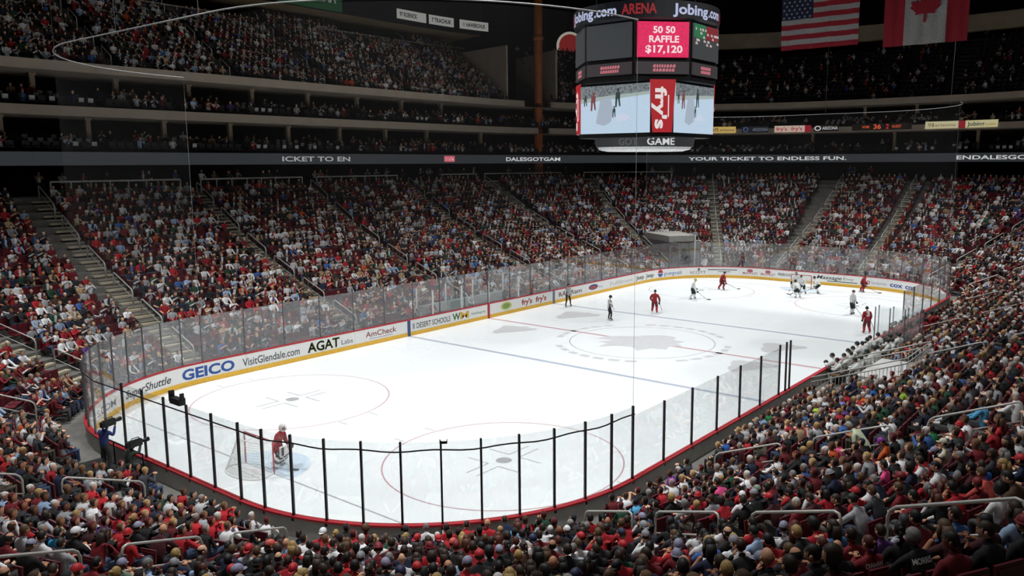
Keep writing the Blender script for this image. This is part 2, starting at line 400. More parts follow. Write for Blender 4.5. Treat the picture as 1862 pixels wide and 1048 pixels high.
board_text('Massage', 61.9, 64.2, .55, .88, '3c4240', .015, .25); board_text('Envy', 64.3, 65.3, .58, .84, '6a7470', .0, .2); board_rect(62.9, 65.6, .36, .43, '33503c')
board_text('50', 66.1, 66.7, .42, .74, 'a83a48', .02); board_text('Sanderson', 66.8, 68.2, .45, .74, '8fa0b4', .0)
board_text('cox', 68.5, 69.75, .42, .80, '2c4f9c', .03); board_text('cox', 70.0, 71.2, .42, .80, '2c4f9c', .03)

# ------------------------------------------------------------------ glass panes and stanchions
BENCH0, BENCH1 = 91.5, 110.2            # open benches on the side away from the camera's left
def glass_run(s0, s1, n, top, dark):
    for k in range(n):
        a, b = s0+(s1-s0)*k/n, s0+(s1-s0)*(k+1)/n
        p, q = P(a, .05)[0], P(b, .05)[0]; t = (q-p).normalized(); nn = Vector((-t.y, t.x, 0))
        mb = MB(); p2, q2 = p+t*.02, q-t*.02
        vs = [v+Vector((0, 0, z))+nn*e for v in (p2, q2) for z in (1.10, top) for e in (0, .012)]
        mb.add(vs, [(0,1,3,2), (4,6,7,5), (0,4,5,1), (2,3,7,6), (0,2,6,4), (1,5,7,3)])
        mb.build('glass_pane', M_GLASS, boards)
        stanchion(a, top, dark)
STAN = {}
def stanchion(s, top, dark):
    p, t, n = P(s, .056); key = (top, dark)
    if key not in STAN:
        mb = MB(); mb.box((0, 0, (top+.03+1.08)/2), (.055 if dark else .035, .075, top+.03-1.08)); mb.box((0, .05, 1.02), (.09, .03, .18))
        STAN[key] = mb.mesh('stanchion', M_BLACK if dark else M_ALU)
    link('stanchion', STAN[key], boards, (p.x, p.y, 0), (0, 0, math.atan2(t.y, t.x)))
G_END, G_SIDE = 3.50, 3.05
glass_run(0, CUM[1], 18, G_END, False)
glass_run(CUM[1], CUM[2], 12, G_END, False); glass_run(CUM[2], CUM[3], 5, G_END, False); glass_run(CUM[3], CUM[4], 12, G_END, False)
glass_run(CUM[4], BENCH0, 5, G_SIDE+.1, False); stanchion(BENCH0, G_SIDE+.1, False)
glass_run(BENCH1+1.2, CUM[5], 6, G_SIDE+.15, True)
for s_ in (BENCH1, BENCH1+.45, BENCH1+1.2): stanchion(s_, G_SIDE+.25, True)
glass_run(CUM[5], CUM[6], 12, G_END, True); glass_run(CUM[6], CUM[7], 6, G_END, True); glass_run(CUM[7], CUM[8], 12, G_END, False)

# protective netting above both ends, hung from a pale cable
NETZ = 15.4
for nm, s0, s1, lab in (('near', CUM[5], TOT, 'fine protective netting hung over the end glass nearest the camera'), ('far', CUM[1], CUM[4], 'fine protective netting hung over the far end glass')):
    n0 = tag(empty('safety_netting', tuple(P((s0+s1)/2)[0])), lab, 'netting'); og = tuple(n0.location)
    mb = MB(); sweep(mb, [(.06, G_END-.1), (.06, 8), (.06, NETZ)], s0, s1, .6); mb.build('net_sheet', net_mat('net_'+nm, 'c8c8c8', .013), n0, origin=og)
    mb = MB(); mb.tube([at(s, .06, NETZ) for s in stations(s0, s1, .6)], .022, 6); mb.build('top_cable', mat('cable_grey', '9a9a98', .5), n0, origin=og)
    if nm == 'near':
        mb = MB(); st = stations(s0, s1-2.5, .37); mb.tube([at(s, .12, 3.28+.03*math.sin(s*3)) for s in st], .022, 6); mb.build('bottom_rope', M_BLACK, n0, origin=og)
    for s in (s0, s1) if nm == 'near' else (s0, s1):
        mb = MB(); mb.tube([at(s, .06, G_END-.3), at(s, .06, NETZ)], .006, 5); mb.build('edge_rope', mat('rope_grey', 'a4a5a8', .6), n0, origin=og)
    for s in ((137.5, 142.5, 150) if nm == 'near' else (74, 48, 62)):
        mb = MB(); mb.tube([at(s, .06, NETZ), at(s, .3, 33)], .012, 5); mb.build('hanging_wire', M_ALU, n0, origin=og)
# ------------------------------------------------------------------ lower bowl terraces
D0, TR, NR = 1.1, .80, 24
def zd(d):
    if d < 10: return max(.45, -.1+.384*d)
    if d < 14: return 3.74+.45*(d-10)
    return 5.54+.555*(d-14)
def zrow(i): return zd(D0+TR*i)
def drow(i): return D0+TR*i
prof = [(.14, 0), (.14, zrow(0)), (drow(0)+.6, zrow(0))]
for i in range(1, NR+1): prof += [(drow(i)-.2, zrow(i)), (drow(i)+.6, zrow(i))]
CONC_Z = zrow(NR)
prof += [(30, CONC_Z)]
mb = MB(); sweep(mb, prof, 0, TOT, 1.2)
tag(mb.build('stand_terrace', M_CONC), 'stepped grey concrete terraces of the lower seating bowl', 'terrace', kind='structure')
# aisles: (s at the boards) -> radial in corners
def s_left(x): return x+SX
def s_fl(a): return CUM[1]+R(90-a)*RC
def s_far(y): return CUM[2]+SY-y
def s_fr(a): return CUM[3]+R(a)*RC
def s_right(x): return CUM[4]+SX-x
def s_nr(a): return CUM[5]+R(90-a)*RC     # a measured from the end wall side
def s_near(y): return CUM[6]+SY+y
def s_nl(a): return CUM[7]+R(a)*RC
AISLES = [s_left(x) for x in (-21.4, -10.5, -.2, 11, 21.9)]+[s_fl(60), s_fl(30)]+[s_far(5.0-.6), s_far(-3.4)]+[s_fr(30), s_fr(60)]+[s_right(x) for x in (18, 6, -6.2, -19.8)]+[s_nr(67), s_nr(22)]+[s_near(-2.2)]+[s_nl(30), s_nl(62)]
AISLES.sort()
def scale_at(s, d): return (RC+d)/RC if corner(s) else 1.0
STEP_ME = MB().box((0, 0, 0), (1, 1, 1)).mesh('step', M_STEP)
for s in AISLES:
    if not any(in_view(at(s, drow(i), zrow(i)), 60) for i in range(0, NR, 3)): continue
    p, t, n = P(s, drow(0)); rz = math.atan2(n.y, n.x)
    nearest = proj(at(s, drow(8), zrow(8)))
    a0 = empty('aisle_stairs', tuple(at(s, drow(0), zrow(0)))); a0['kind'] = 'structure'
    u = nearest[0]
    a0['label'] = 'pale concrete aisle stairs climbing the lower stand, number %s clockwise from the corner goal glass' % (ordn(AISLES.index(s)+1)); a0['category'] = 'stairs'
    a0.rotation_euler = (0, 0, rz)
    for i in range(NR):
        for j in range(2):
            if j == 0: z1, dd, w = zrow(i)+.012, drow(i)+.2, .82
            else: z1, dd, w = (zrow(i)+zrow(i+1))/2, drow(i)+.45, .36
            o = link('step', STEP_ME, a0, (dd-drow(0), 0, z1-zrow(0)-.06), None); o.scale = (w, 1.1, .12 if j else .04)

# ------------------------------------------------------------------ people: bodies grown from a skeleton with a skin surface
def skin_body(J, E, rad, root='pelvis', sub=2):
    names = list(J); me = bpy.data.meshes.new('sk'); me.from_pydata([J[n] for n in names], [(names.index(a), names.index(b)) for a, b in E], [])
    o = bpy.data.objects.new('sk', me); COL.objects.link(o)
    o.modifiers.new('s', 'SKIN'); sl = me.skin_vertices[0].data
    for n, d in zip(names, sl):
        r = rad[n]; d.radius = r if isinstance(r, tuple) else (r, r); d.use_root = (n == root)
    o.modifiers['s'].use_smooth_shade = True; o.modifiers['s'].branch_smoothing = .6
    ss = o.modifiers.new('u', 'SUBSURF'); ss.levels = sub; ss.render_levels = sub
    dg = bpy.context.evaluated_depsgraph_get(); r = bpy.data.meshes.new_from_object(o.evaluated_get(dg))
    v = [tuple(p.co) for p in r.vertices]; f = [tuple(p.vertices) for p in r.polygons]
    bpy.data.objects.remove(o); bpy.data.meshes.remove(me); bpy.data.meshes.remove(r)
    return v, f
def seg_dist(P_, a, b):
    ab = b-a; t = np.clip(((P_-a)@ab)/max(ab@ab, 1e-9), 0, 1); return np.linalg.norm(P_-(a+t[:, None]*ab), axis=1)
def head_fn(p):     # a skull with chin, brow, nose and jaw, facing +Y
    q = p.copy()
    if p.z < 0: q.x *= 1-.28*(-p.z)**1.5; q.y *= 1-.12*(-p.z)
    if p.y > .5 and p.z < -.1: q.y += .10*min(1, -p.z*1.3)
    if p.y > .75 and abs(p.x) < .22 and -.42 < p.z < .12: q.y += .26*(1-abs(p.x)/.22)*(1 if p.z < -.05 else .5)
    if p.y > .7 and .12 < p.z < .4: q.y += .03
    if p.y < -.3 and p.z > -.2: q.y -= .06
    return q
def add_hand(mb, w, d, side, mi):      # palm, four bent fingers of unequal length and a thumb off the palm's side
    d = Vector(d).normalized(); a = Vector((0, 0, 1)) if abs(d.z) < .9 else Vector((0, 1, 0)); x = d.cross(a).normalized()*side; nrm = x.cross(d).normalized()
    if nrm.z > 0: nrm = -nrm
    w = Vector(w); rot = Matrix((x, d, nrm)).transposed()
    mb.ell(w+d*.045, (.040, .055, .018), 8, 5, mi, rot=rot)
    for k, ln in enumerate((.065, .078, .072, .055)):
        b = w+d*.088+x*(-.028+.019*k); mb.tube([b, b+d*ln*.5+nrm*.006, b+d*ln*.85+nrm*.028], [.0095, .009, .007], 5, mi)
    b = w+d*.025-x*.036; mb.tube([b, b+d*.03-x*.022, b+d*.06-x*.02+nrm*.01], [.012, .010, .008], 5, mi)
E_BODY = [('pelvis','waist'), ('waist','chest'), ('chest','neck'), ('neck','throat')]
for q in 'LR': E_BODY += [('chest','sh'+q), ('sh'+q,'el'+q), ('el'+q,'wr'+q), ('pelvis','hip'+q), ('hip'+q,'kn'+q), ('kn'+q,'an'+q), ('an'+q,'toe'+q)]
BASE_R = dict(pelvis=(.17,.14), waist=(.165,.125), chest=(.185,.13), neck=.075, throat=.055)
for q in 'LR': BASE_R.update({'sh'+q: .08, 'el'+q: .056, 'wr'+q: .038, 'hip'+q: .105, 'kn'+q: .07, 'an'+q: .05, 'toe'+q: .045})
def human_mesh(name, J, mats, long_sleeve=True, rad=None, headyaw=0, headpitch=0, gloves=None, bone_mat=None, features=True, hands=True):
    """mats: skin, top, bottom, shoes, eye, lip(, glove)"""
    r = dict(BASE_R); r.update(rad or {})
    v, f = skin_body(J, E_BODY, r)
    lab = {('pelvis','waist'): 1, ('waist','chest'): 1, ('chest','neck'): 1, ('neck','throat'): 0}
    for q in 'LR': lab.update({('chest','sh'+q): 1, ('sh'+q,'el'+q): 1, ('el'+q,'wr'+q): 1 if long_sleeve else 0, ('pelvis','hip'+q): 2, ('hip'+q,'kn'+q): 2, ('kn'+q,'an'+q): 2, ('an'+q,'toe'+q): 3})
    lab.update(bone_mat or {})
    va = np.array(v); fc = np.array([va[list(q)].mean(0) for q in f]); best = np.full(len(f), 1e9); mi = np.zeros(len(f), int)
    for e in E_BODY:
        a, b = np.array(J[e[0]]), np.array(J[e[1]])
        d = seg_dist(fc, a, b)-.5*(np.mean(r[e[0]])+np.mean(r[e[1]]))
        k = d < best; best[k] = d[k]; mi[k] = lab[e]
    top = va[:, 2].max(); mb = MB(); mb.v = v; mb.f = f; mb.m = [int(x) for x in mi]
    th = Vector(J['throat']); HR = Euler((R(headpitch), 0, R(headyaw))).to_matrix(); hc = th+HR @ Vector((0, .025, .108))
    mb.ell(hc, (.074, .092, .116), 18, 14, 0, fn=head_fn, rot=HR)
    if features:
        for s in (-1, 1):
            mb.ell(hc+HR @ Vector((s*.08, -.005, -.012)), (.012, .024, .034), 6, 5, 0, rot=HR)
            mb.ell(hc+HR @ Vector((s*.031, .088, .014)), (.013, .008, .008), 6, 4, 4, rot=HR)
        mb.ell(hc+HR @ Vector((0, .092, -.062)), (.026, .010, .007), 8, 4, 5, rot=HR)
    if hands:
        for q, s in (('L', -1), ('R', 1)):
            w = Vector(J['wr'+q]); d = w-Vector(J['el'+q])
            if gloves is not None: mb.ell(w+d.normalized()*.06, (.075, .09, .075), 9, 6, gloves)
            else: add_hand(mb, w, d, s, 0)
    me = mb.mesh(name, mats, True)
    me['h'] = [*hc]; me['hp'] = headpitch; me['hy'] = headyaw
    return me
def sym(J):
    out = {}
    for k, p in J.items():
        if k.endswith('_'): out[k[:-1]+'L'] = (-p[0], p[1], p[2]); out[k[:-1]+'R'] = p
        else: out[k] = p
    return out
def seated(lean=0., el=(.25, .02, .76), wr=(.11, .24, .64), el2=None, wr2=None, twist=0.):
    c = lambda y, z: (0, y+lean*(z-.5), z-.12*abs(lean)*(z-.5))
    J = {'pelvis': (0, -.02, .52), 'waist': c(-.05, .70), 'chest': c(-.03, .94), 'neck': c(.0, 1.09), 'throat': c(.02, 1.15)}
    dy = lean*.5
    for q, s, e, w in (('L', -1, el, wr), ('R', 1, el2 or el, wr2 or wr)):
        J['sh'+q] = (s*.185, -.02+dy-s*twist, 1.02-.05*abs(lean)); J['el'+q] = (s*e[0], e[1]+dy, e[2]); J['wr'+q] = (s*w[0], w[1]+dy*.6, w[2])
        J['hip'+q] = (s*.10, .04, .50); J['kn'+q] = (s*.14, .46, .52); J['an'+q] = (s*.13, .44, .10); J['toe'+q] = (s*.14, .58, .05)
    return J
PM = [M_SKIN, M_TOP, M_TROU, M_SHOE, M_EYE, M_LIP, ramp_mat('sleeve_trim', ['d8d8d8', '7a1520', '18181a', 'b8b8bc', '2a2a2e', '18181a', 'd8d8d8'])]
POSES = [
    ('hands in lap', seated(), 0, 0), ('leaning forward', seated(.35, (.22, .22, .72), (.10, .42, .66)), 0, -8),
    ('arms folded', seated(-.05, (.25, .10, .80), (-.02, .22, .86)), 0, 0), ('turned', seated(.1), 38, 0), ('turned', seated(.05, (.25, .1, .78), (.12, .3, .68), twist=.03), -40, 0),
    ('hand at chin', seated(.3, (.2, .25, .74), (.06, .26, 1.02), (.24, .16, .72), (.08, .38, .62)), -10, -5),
    ('clapping', seated(.05, (.24, .12, .80), (.04, .26, .92)), 5, 5), ('looking down', seated(.15, (.24, .12, .74), (.08, .36, .70)), 12, -25)]
BODY = []
for nm, J, hy, hp in POSES:
    for ls in (True, False):
        BODY.append((human_mesh('person', J, PM, ls, headyaw=hy, headpitch=hp), nm))
    BODY.append((human_mesh('person', J, PM, True, headyaw=hy, headpitch=hp, bone_mat={('elL', 'wrL'): 6, ('elR', 'wrR'): 6}), nm))
# hair and headwear, modelled around a head at the origin
def hair_mesh(kind):
    mb = MB(); hr = (.085, .106, .131)
    fringe = lambda p: not (p.y > .28 and p.z < .42-.25*(1-abs(p.x))) and p.z > (-.45 if p.y < -.2 else -.15)
    if kind == 'short': mb.ell((0, -.004, .004), hr, 18, 14, 0, keep=fringe)
    if kind == 'long':
        mb.ell((0, -.004, .004), (.09, .11, .133), 18, 14, 0, keep=lambda p: not (p.y > .3 and p.z < .45))
        mb.tube([(0, -.06, .05), (0, -.085, -.06), (0, -.09, -.16), (0, -.095, -.27), (0, -.09, -.32)], [.075, .088, .09, .078, .03], 12)
        for s in (-1, 1): mb.tube([(s*.07, .01, .04), (s*.088, .0, -.07), (s*.085, -.02, -.19)], [.03, .032, .018], 8)
    if kind == 'bun':
        mb.ell((0, -.004, .004), hr, 18, 14, 0, keep=fringe); mb.ell((0, -.12, .06), (.04, .04, .04), 10, 7); mb.tube([(0, -.12, .05), (0, -.15, -.04), (0, -.13, -.15)], [.03, .028, .01], 8)
    if kind == 'curly':
        mb.ell((0, -.012, .012), (.105, .12, .145), 20, 14, 0, fn=lambda p: p*(1+.06*math.sin(p.x*19)*math.sin(p.y*17+p.z*21)), keep=lambda p: not (p.y > .3 and p.z < .4))
    if kind == 'under':
        mb.ell((0, -.004, -.01), (.083, .103, .12), 14, 10, 1, keep=lambda p: p.y < .2 and -.45 < p.z < .25)
    if kind == 'fringe':
        mb.ell((0, -.004, .0), (.083, .103, .126), 18, 14, 0, keep=lambda p: p.y < .3 and -.5 < p.z < .35)
    if kind in ('cap', 'backcap'):
        s = 1 if kind == 'cap' else -1
        mb.ell((0, 0, .03), (.091, .112, .108), 18, 12, 0, keep=lambda p: p.z > -.05)
        pts = []
        for k in range(13):
            g = R(20+140*k/12); pts.append((math.cos(g)*.088, math.sin(g)*.10))
        out = [(x*.92, y+.085*math.sin(R(20+140*k/12))) for k, (x, y) in enumerate(pts)]
        poly = pts+out[::-1]; mb.prism([(x, s*y) for x, y in poly], (0, 0, .018), (1,0,0), (0,1,-.12*s), (0,0,1), .008)
    if kind == 'beanie':
        mb.ell((0, -.004, .012), (.093, .113, .142), 18, 12, 0, keep=lambda p: p.z > .02); mb.tube([(math.cos(R(a))*.092, math.sin(R(a))*.112-.004, .03) for a in range(0, 361, 24)], .016, 6, cap=False)
    return mb.mesh('headwear' if kind in ('cap', 'backcap', 'beanie') else 'hair', [M_HAIR, ramp_mat('under_hair', ['2a1c14', '17110e', '4a3424', '6a5340', '1c1614'])], True)
HAIR = {k: hair_mesh(k) for k in ('short', 'long', 'bun', 'curly', 'fringe', 'cap', 'backcap', 'beanie', 'under')}
def dress(o, me, kind, col):
    if kind == 'bald': return None
    nm = {'cap': 'cap', 'backcap': 'cap', 'beanie': 'beanie'}.get(kind, 'hair')
    if nm != 'hair': link('hair', HAIR['under'], o, tuple(me['h']), (R(me['hp']), 0, R(me['hy']))).scale = (.95, .95, .95)
    h = link(nm, HAIR[kind], o, tuple(me['h']), (R(me['hp']), 0, R(me['hy']))); h.scale = (.95, .95, .95); h.color = (*lin(col), 1); return h

# ------------------------------------------------------------------ low-detail spectators for the mass of the crowd
def tmpl(arms=0, legs=True):
    V = []; F = []; C = []                       # triangles; colour ids 0 top 1 skin 2 hair 3 trousers
    def loft(rings, n, c, capend=True):
        k = len(V)
        for (cx, cy, cz, rx, ry) in rings:
            for i in range(n):
                g = 2*PI*(i+.5)/n; V.append((cx+rx*math.cos(g), cy+ry*math.sin(g), cz))
        for j in range(len(rings)-1):
            for i in range(n):
                a, b = k+j*n+i, k+j*n+(i+1) % n; F.extend([(a, b, b+n), (a, b+n, a+n)]); C.extend([c, c])
        if capend:
            q = k+(len(rings)-1)*n
            for i in range(1, n-1): F.append((q, q+i, q+i+1)); C.append(c)
    def limb(pts, rs, c, n=4):
        mb = MB(); mb.tube(pts, rs, n, cap=False); k = len(V); V.extend(mb.v)
        for f in mb.f: F.extend([(k+f[0], k+f[1], k+f[2]), (k+f[0], k+f[2], k+f[3])]); C.extend([c, c])
    n_ = 8 if legs else 6
    loft([(0,-.03,.48,.19,.14), (0,-.06,.72,.18,.13), (0,-.03,.98,.205,.14), (0,0,1.08,.10,.08)], n_, 0)
    for q in range(len(F)):
        c = np.mean([V[i] for i in F[q]], 0)
        if c[1] > .02 and abs(c[0]) < .085 and c[2] > .6: C[q] = 5
        elif c[2] < .68: C[q] = 6
    k = len(V); f0 = len(F)
    loft([(0,.03,1.08,.05,.05), (0,.05,1.14,.068,.085), (0,.04,1.24,.088,.108), (0,.03,1.31,.07,.09), (0,.03,1.345,.02,.03)] if legs else [(0,.03,1.08,.055,.055), (0,.05,1.15,.08,.1), (0,.04,1.27,.088,.108), (0,.03,1.345,.03,.04)], n_-1, 1)
    for q in range(f0, len(F)):
        c = np.mean([V[i] for i in F[q]], 0)
        if c[2] > 1.275 or (c[1] < .03 and c[2] > 1.15): C[q] = 2
    ar = {0: ((.25,.04,.76), (.10,.26,.64)), 1: ((.26,.16,.84), (.05,.34,1.0)), 2: ((.23,.24,.74), (.1,.44,.68))}[arms]
    for s in (-1, 1):
        e, w = ar; limb([(s*.19, -.02, 1.02), (s*e[0], e[1], e[2])], [.068, .058], 0)
        limb([(s*e[0], e[1], e[2]), (s*w[0], w[1], w[2])], [.058, .045], 4)
        if legs or arms: limb([(s*w[0], w[1], w[2]), (s*w[0]*.6, w[1]+.09, w[2]+.02)], [.042, .035], 1)
        if legs: limb([(s*.1, .02, .5), (s*.14, .46, .53), (s*.14, .46, .08)], [.1, .075, .06], 3)
    return np.array(V), np.array(F), np.array(C)
T_MID = [tmpl(0), tmpl(1), tmpl(2)]; T_FAR = [tmpl(0, False), tmpl(1, False)]
SKINC = [lin(c) for c in ('c99576', 'd8a888', 'b57d5d', 'e0b496', '8a5a41')]
HAIRC = [lin(c) for c in ('1c1512', '2e2019', '4a3425', '6b5038', 'a88a58', '8e8a86', 'c8c6c2', '5a1a20', '20242c')]
PALETTE = {  # name: (srgb, weight)
    'black': ('1a1a1c', 20), 'charcoal': ('34353a', 8), 'dark red': ('6e121d', 16), 'red': ('b01c28', 16), 'white': ('e4e4e6', 17), 'light grey': ('a9abb0', 9), 'navy': ('1c2440', 6),
    'blue': ('3b64a8', 3), 'dark green': ('1f4a34', 3), 'tan': ('b39a78', 3), 'pale blue': ('9db6d6', 3), 'maroon': ('3f0f18', 6), 'brown': ('4c3626', 3), 'orange': ('c4551e', 1), 'purple': ('59377a', 1)}
PN = list(PALETTE); PW = np.array([PALETTE[n][1] for n in PN], float)
def pick(wts=None):
    w = PW if wts is None else wts; return PN[RNG.choice(len(PN), p=w/w.sum())]
def wts(**k):
    w = PW.copy()
    for n, x in k.items(): w[PN.index(n.replace('_', ' '))] = x
    return w
W_NEAR = wts(black=42, charcoal=12, white=15, red=10, dark_red=14, maroon=10, tan=1, blue=2, navy=8)
W_LEFT = wts(white=22, red=10, dark_red=15, light_grey=13, pale_blue=5, black=24, charcoal=12, maroon=9)
W_FAR = wts(white=16, red=9, dark_red=15, light_grey=11, black=26, charcoal=12, maroon=10)
W_UP = wts(white=15, black=30, charcoal=18, light_grey=12, red=4, dark_red=7, maroon=6, blue=2, orange=.5)
CROWD = []   # (x, y, z, heading, template, top colour)
# ------------------------------------------------------------------ seats of the lower bowl
AISLE_TXT = {}
for v, names in ((( [s_left(x) for x in (-21.4, -10.5, -.2, 11, 21.9)]), ('first aisle of the long left stand', 'second aisle of the long left stand', 'centre-line aisle of the left stand', 'fourth aisle of the left stand', 'fifth aisle of the left stand')),
                 ([s_fl(60), s_fl(30), s_far(4.4), s_far(-3.4), s_fr(30), s_fr(60)], ('aisle above the far tunnel', 'far left corner aisle', 'aisle left of the far goal', 'aisle right of the far goal', 'far right corner aisle', 'bench-end corner aisle')),
                 ([s_right(x) for x in (18, 6, -6.2, -19.8)], ('aisle past the benches', 'aisle behind the benches', 'tunnel aisle by the white bench', 'right stand aisle by the bent glass')),
                 ([s_nr(67), s_nr(22), s_near(-2.2), s_near(4.4), s_nl(30), s_nl(62)], ('foreground right aisle', 'foreground left aisle', 'aisle behind the near goal', 'aisle beside the camera crew', 'near left corner aisle', 'aisle at the left frame edge'))):
    for s, n in zip(v, names): AISLE_TXT[round(s, 3)] = n
for o in list(bpy.data.objects):
    if o.name.startswith('aisle_stairs'):
        pass
def aisle_name(s): return AISLE_TXT[min(AISLE_TXT, key=lambda q: abs(q-s))]
_vis = [s for s in AISLES if any(in_view(at(s, drow(i), zrow(i)), 60) for i in range(0, NR, 3))]
for o, s in zip([o for o in bpy.data.objects if o.name.startswith('aisle_stairs')], _vis):
    o['label'] = 'pale concrete stairs of the '+aisle_name(s)
SEATS = []
def seat_ok(s, i, p):
    sm = s % TOT
    if BENCH0-.3 < sm < BENCH1+.2 and i <= 1: return False
    if s_right(-3.4) < sm < s_right(-8.4) and i <= 4: return False
    if s_fl(59) < sm < s_fl(45) and i <= 6: return False
    if s_near(.6) < sm < s_near(4.3) and i <= 2: return False
    if (Vector((p.x, p.y, zrow(i)+1))-CAM_P).length < 8.4 or (math.hypot(p.x-CAM_P.x, p.y-CAM_P.y) < 12 and i > 17): return False
    if s_left(-5.6) < sm < s_left(4.2) and i == 0: return False
    return True
for k, s0 in enumerate(AISLES):
    s1 = AISLES[(k+1) % len(AISLES)]
    if s1 < s0: s1 += TOT
    for i in range(NR):
        d = drow(i)+.32; g_ = 1.0 if s0 > CUM[4] else .76; s = s0+g_/scale_at(s0, d); n = 0; end = s1-g_/scale_at(s1, d)
        while s < end:
            p, t, nn = P(s, d); n += 1
            if seat_ok(s, i, p):
                z = zrow(i); u, v, dep = proj((p.x, p.y, z+1.1))
                if dep > .5 and -150 < u < W+150 and -60 < v < H+110:
                    SEATS.append(dict(s=s % TOT, i=i, k=k, n=n, p=(p.x, p.y, z), rz=math.atan2(-nn.y, -nn.x)-PI/2, u=u, v=v, dist=(Vector((p.x, p.y, z+1))-CAM_P).length, col=None))
            s += .54/scale_at(s, d)
# spectators that stand out in the photograph: (x, y) of the upper body there, garment, headwear, headwear colour
C_ = dict(red='b81f2a', dred='7a1520', wht='e6e6e8', gry='8e9096', lgr='b8bcc4', cyan='2f9fd0', sky='5fb6e6', grn='1d7a45', dgrn='22523a', pink='e8508e', purp='8a2c96', blue='2f66b8', navy='1e2848', blk='161618', dgry='3a3c42', lilac='8f8fa8', pale='b9c4a8', yel='b6d84a', ora='c4551e', coral='d05a50', cream='cfc8b0', grgr='7c8c7c', peri='7a82c8', steel='3f6390', maroon='421019')
CN = dict(red='red', dred='dark red', wht='white', gry='grey', lgr='light grey', cyan='bright blue', sky='light blue', grn='green', dgrn='dark green', pink='pink', purp='purple', blue='blue', navy='navy', blk='black', dgry='charcoal', lilac='lilac grey', pale='pale green', yel='yellow-green', ora='orange', coral='coral', cream='cream', grgr='grey-green', peri='periwinkle', steel='steel blue', maroon='maroon')
HN = dict(bl=('a38650', 'blond'), br=('2e1f16', 'brown-haired'), bk=('110e0d', 'black-haired'), gr=('7c7a78', 'grey-haired'), wh=('c9c6bd', 'white-haired'), au=('55261a', 'auburn-haired'), lb=('574029', 'light-brown-haired'))
HINT = """75,862,gry,cap,red|93,874,red,short,bk|46,866,blk,curly,bl|5,852,red,short,br|232,862,red,long,bl|290,862,dgry,long,bl|316,886,red,short,bk|175,896,red,short,lb|268,930,red,short,wh|244,944,dred,curly,wh|203,950,red,short,br|223,950,blk,bun,bl|130,935,lilac,short,bl|97,990,cyan,short,bk|90,955,lgr,curly,br|20,930,dred,short,br|46,950,red,cap,blk|185,1015,dred,long,br|150,1012,blk,cap,wht|230,1025,grgr,short,bk|170,1042,dred,short,bk|296,988,maroon,bald,x|243,985,blk,cap,lilac|377,942,lgr,short,br|350,962,red,short,bk|341,925,dgry,cap,red|406,920,red,short,br|555,946,navy,short,bk|572,964,red,backcap,wht|520,962,dred,long,br|538,1012,red,long,bl|560,1006,wht,short,bk|608,1016,wht,short,br|497,1002,blk,cap,coral|406,1008,blk,short,bk|454,1034,blk,short,lb|609,986,blk,bun,bl|625,1044,red,short,bk|695,995,dgrn,short,lb|657,982,dred,curly,lb|800,970,red,short,bk|843,976,red,short,br|888,972,red,bald,x|903,952,navy,short,br|942,964,sky,long,au|785,957,wht,short,gr|777,1024,red,beanie,dred|643,1042,red,short,bk|912,1014,blk,cap,lilac|858,1012,dred,long,au|822,1006,gry,cap,coral|732,992,wht,bun,bl|1070,940,red,short,bk|1128,954,dred,short,br|1052,1010,lgr,short,gr|1070,1000,navy,cap,red|1150,924,sky,short,br|1215,940,blk,curly,bl|1238,932,gry,curly,gr|1028,1012,blk,short,br|1232,1002,red,short,br|1324,899,pink,short,bk|1290,914,gry,short,br|1277,924,red,beanie,red|1360,902,red,short,br|1329,960,wht,long,bk|1343,1024,wht,backcap,gry|1320,1036,dgry,bald,x|1384,1046,blk,cap,lilac|1441,907,red,short,br|1468,926,dred,short,wh|1386,897,blk,cap,grgr|1532,1004,blk,bald,x|1430,1016,blk,short,lb|1518,962,steel,long,br|1637,970,lgr,cap,dgry|1650,932,dred,short,bk|1622,902,dred,short,lb|1567,1002,dred,short,br|1740,922,blk,long,au|1747,962,steel,short,br|1210,852,purp,cap,grgr|1318,798,blue,short,bk|1391,783,lgr,short,bk|1432,785,red,short,bk|1397,747,grn,beanie,grn|1411,828,wht,cap,wht|1416,864,wht,short,bk|1305,822,dgry,cap,red|1267,846,dgry,short,bk|1305,862,wht,curly,wh|1349,866,maroon,short,br|1454,878,gry,short,gr|1250,897,red,short,br|1470,728,yel,short,bk|1526,718,peri,short,bk|1589,720,blue,short,br|1571,728,ora,long,au|1465,766,steel,short,lb|1466,785,red,short,bk|1533,759,red,short,br|1514,774,wht,long,bk|1515,812,pink,short,br|1590,756,blk,short,bk|1693,778,grn,short,lb|1748,790,red,beanie,red|1817,777,red,long,lb|1774,852,blue,short,br|1850,862,navy,cap,red|1631,892,dred,short,br|1594,895,wht,short,bk|1820,880,coral,short,lb|1615,822,ora,cap,purp|1730,816,cream,cap,cream|1704,812,blk,cap,lilac|1730,908,ora,long,au|1607,849,pink,short,bk|1685,842,red,short,bk|1788,752,sky,short,br|1773,764,wht,short,br|1858,842,wht,short,gr|1556,902,red,cap,red|1640,720,yel,short,br|1610,716,blue,short,br|1500,668,lgr,short,bk|1480,640,blk,short,bk"""
free = [q for q in SEATS if q['dist'] < 34]
SPECIAL = {}
for h in HINT.split('|'):
    x, y, c, hk, hc = h.split(','); x, y = float(x), float(y)
    q = min((q for q in free if q['col'] is None), key=lambda q: (q['u']-x)**2+(q['v']+14*9/q['dist']*1.6-y)**2)
    q['col'] = (C_[c], CN[c]); q['hair'] = hk; q['hc'] = hc
lean_q = min((q for q in free if q['col'] is None), key=lambda q: (q['u']-1567)**2+(q['v']-790)**2); lean_q['col'] = 'lean'
TWO_NAMES = {}
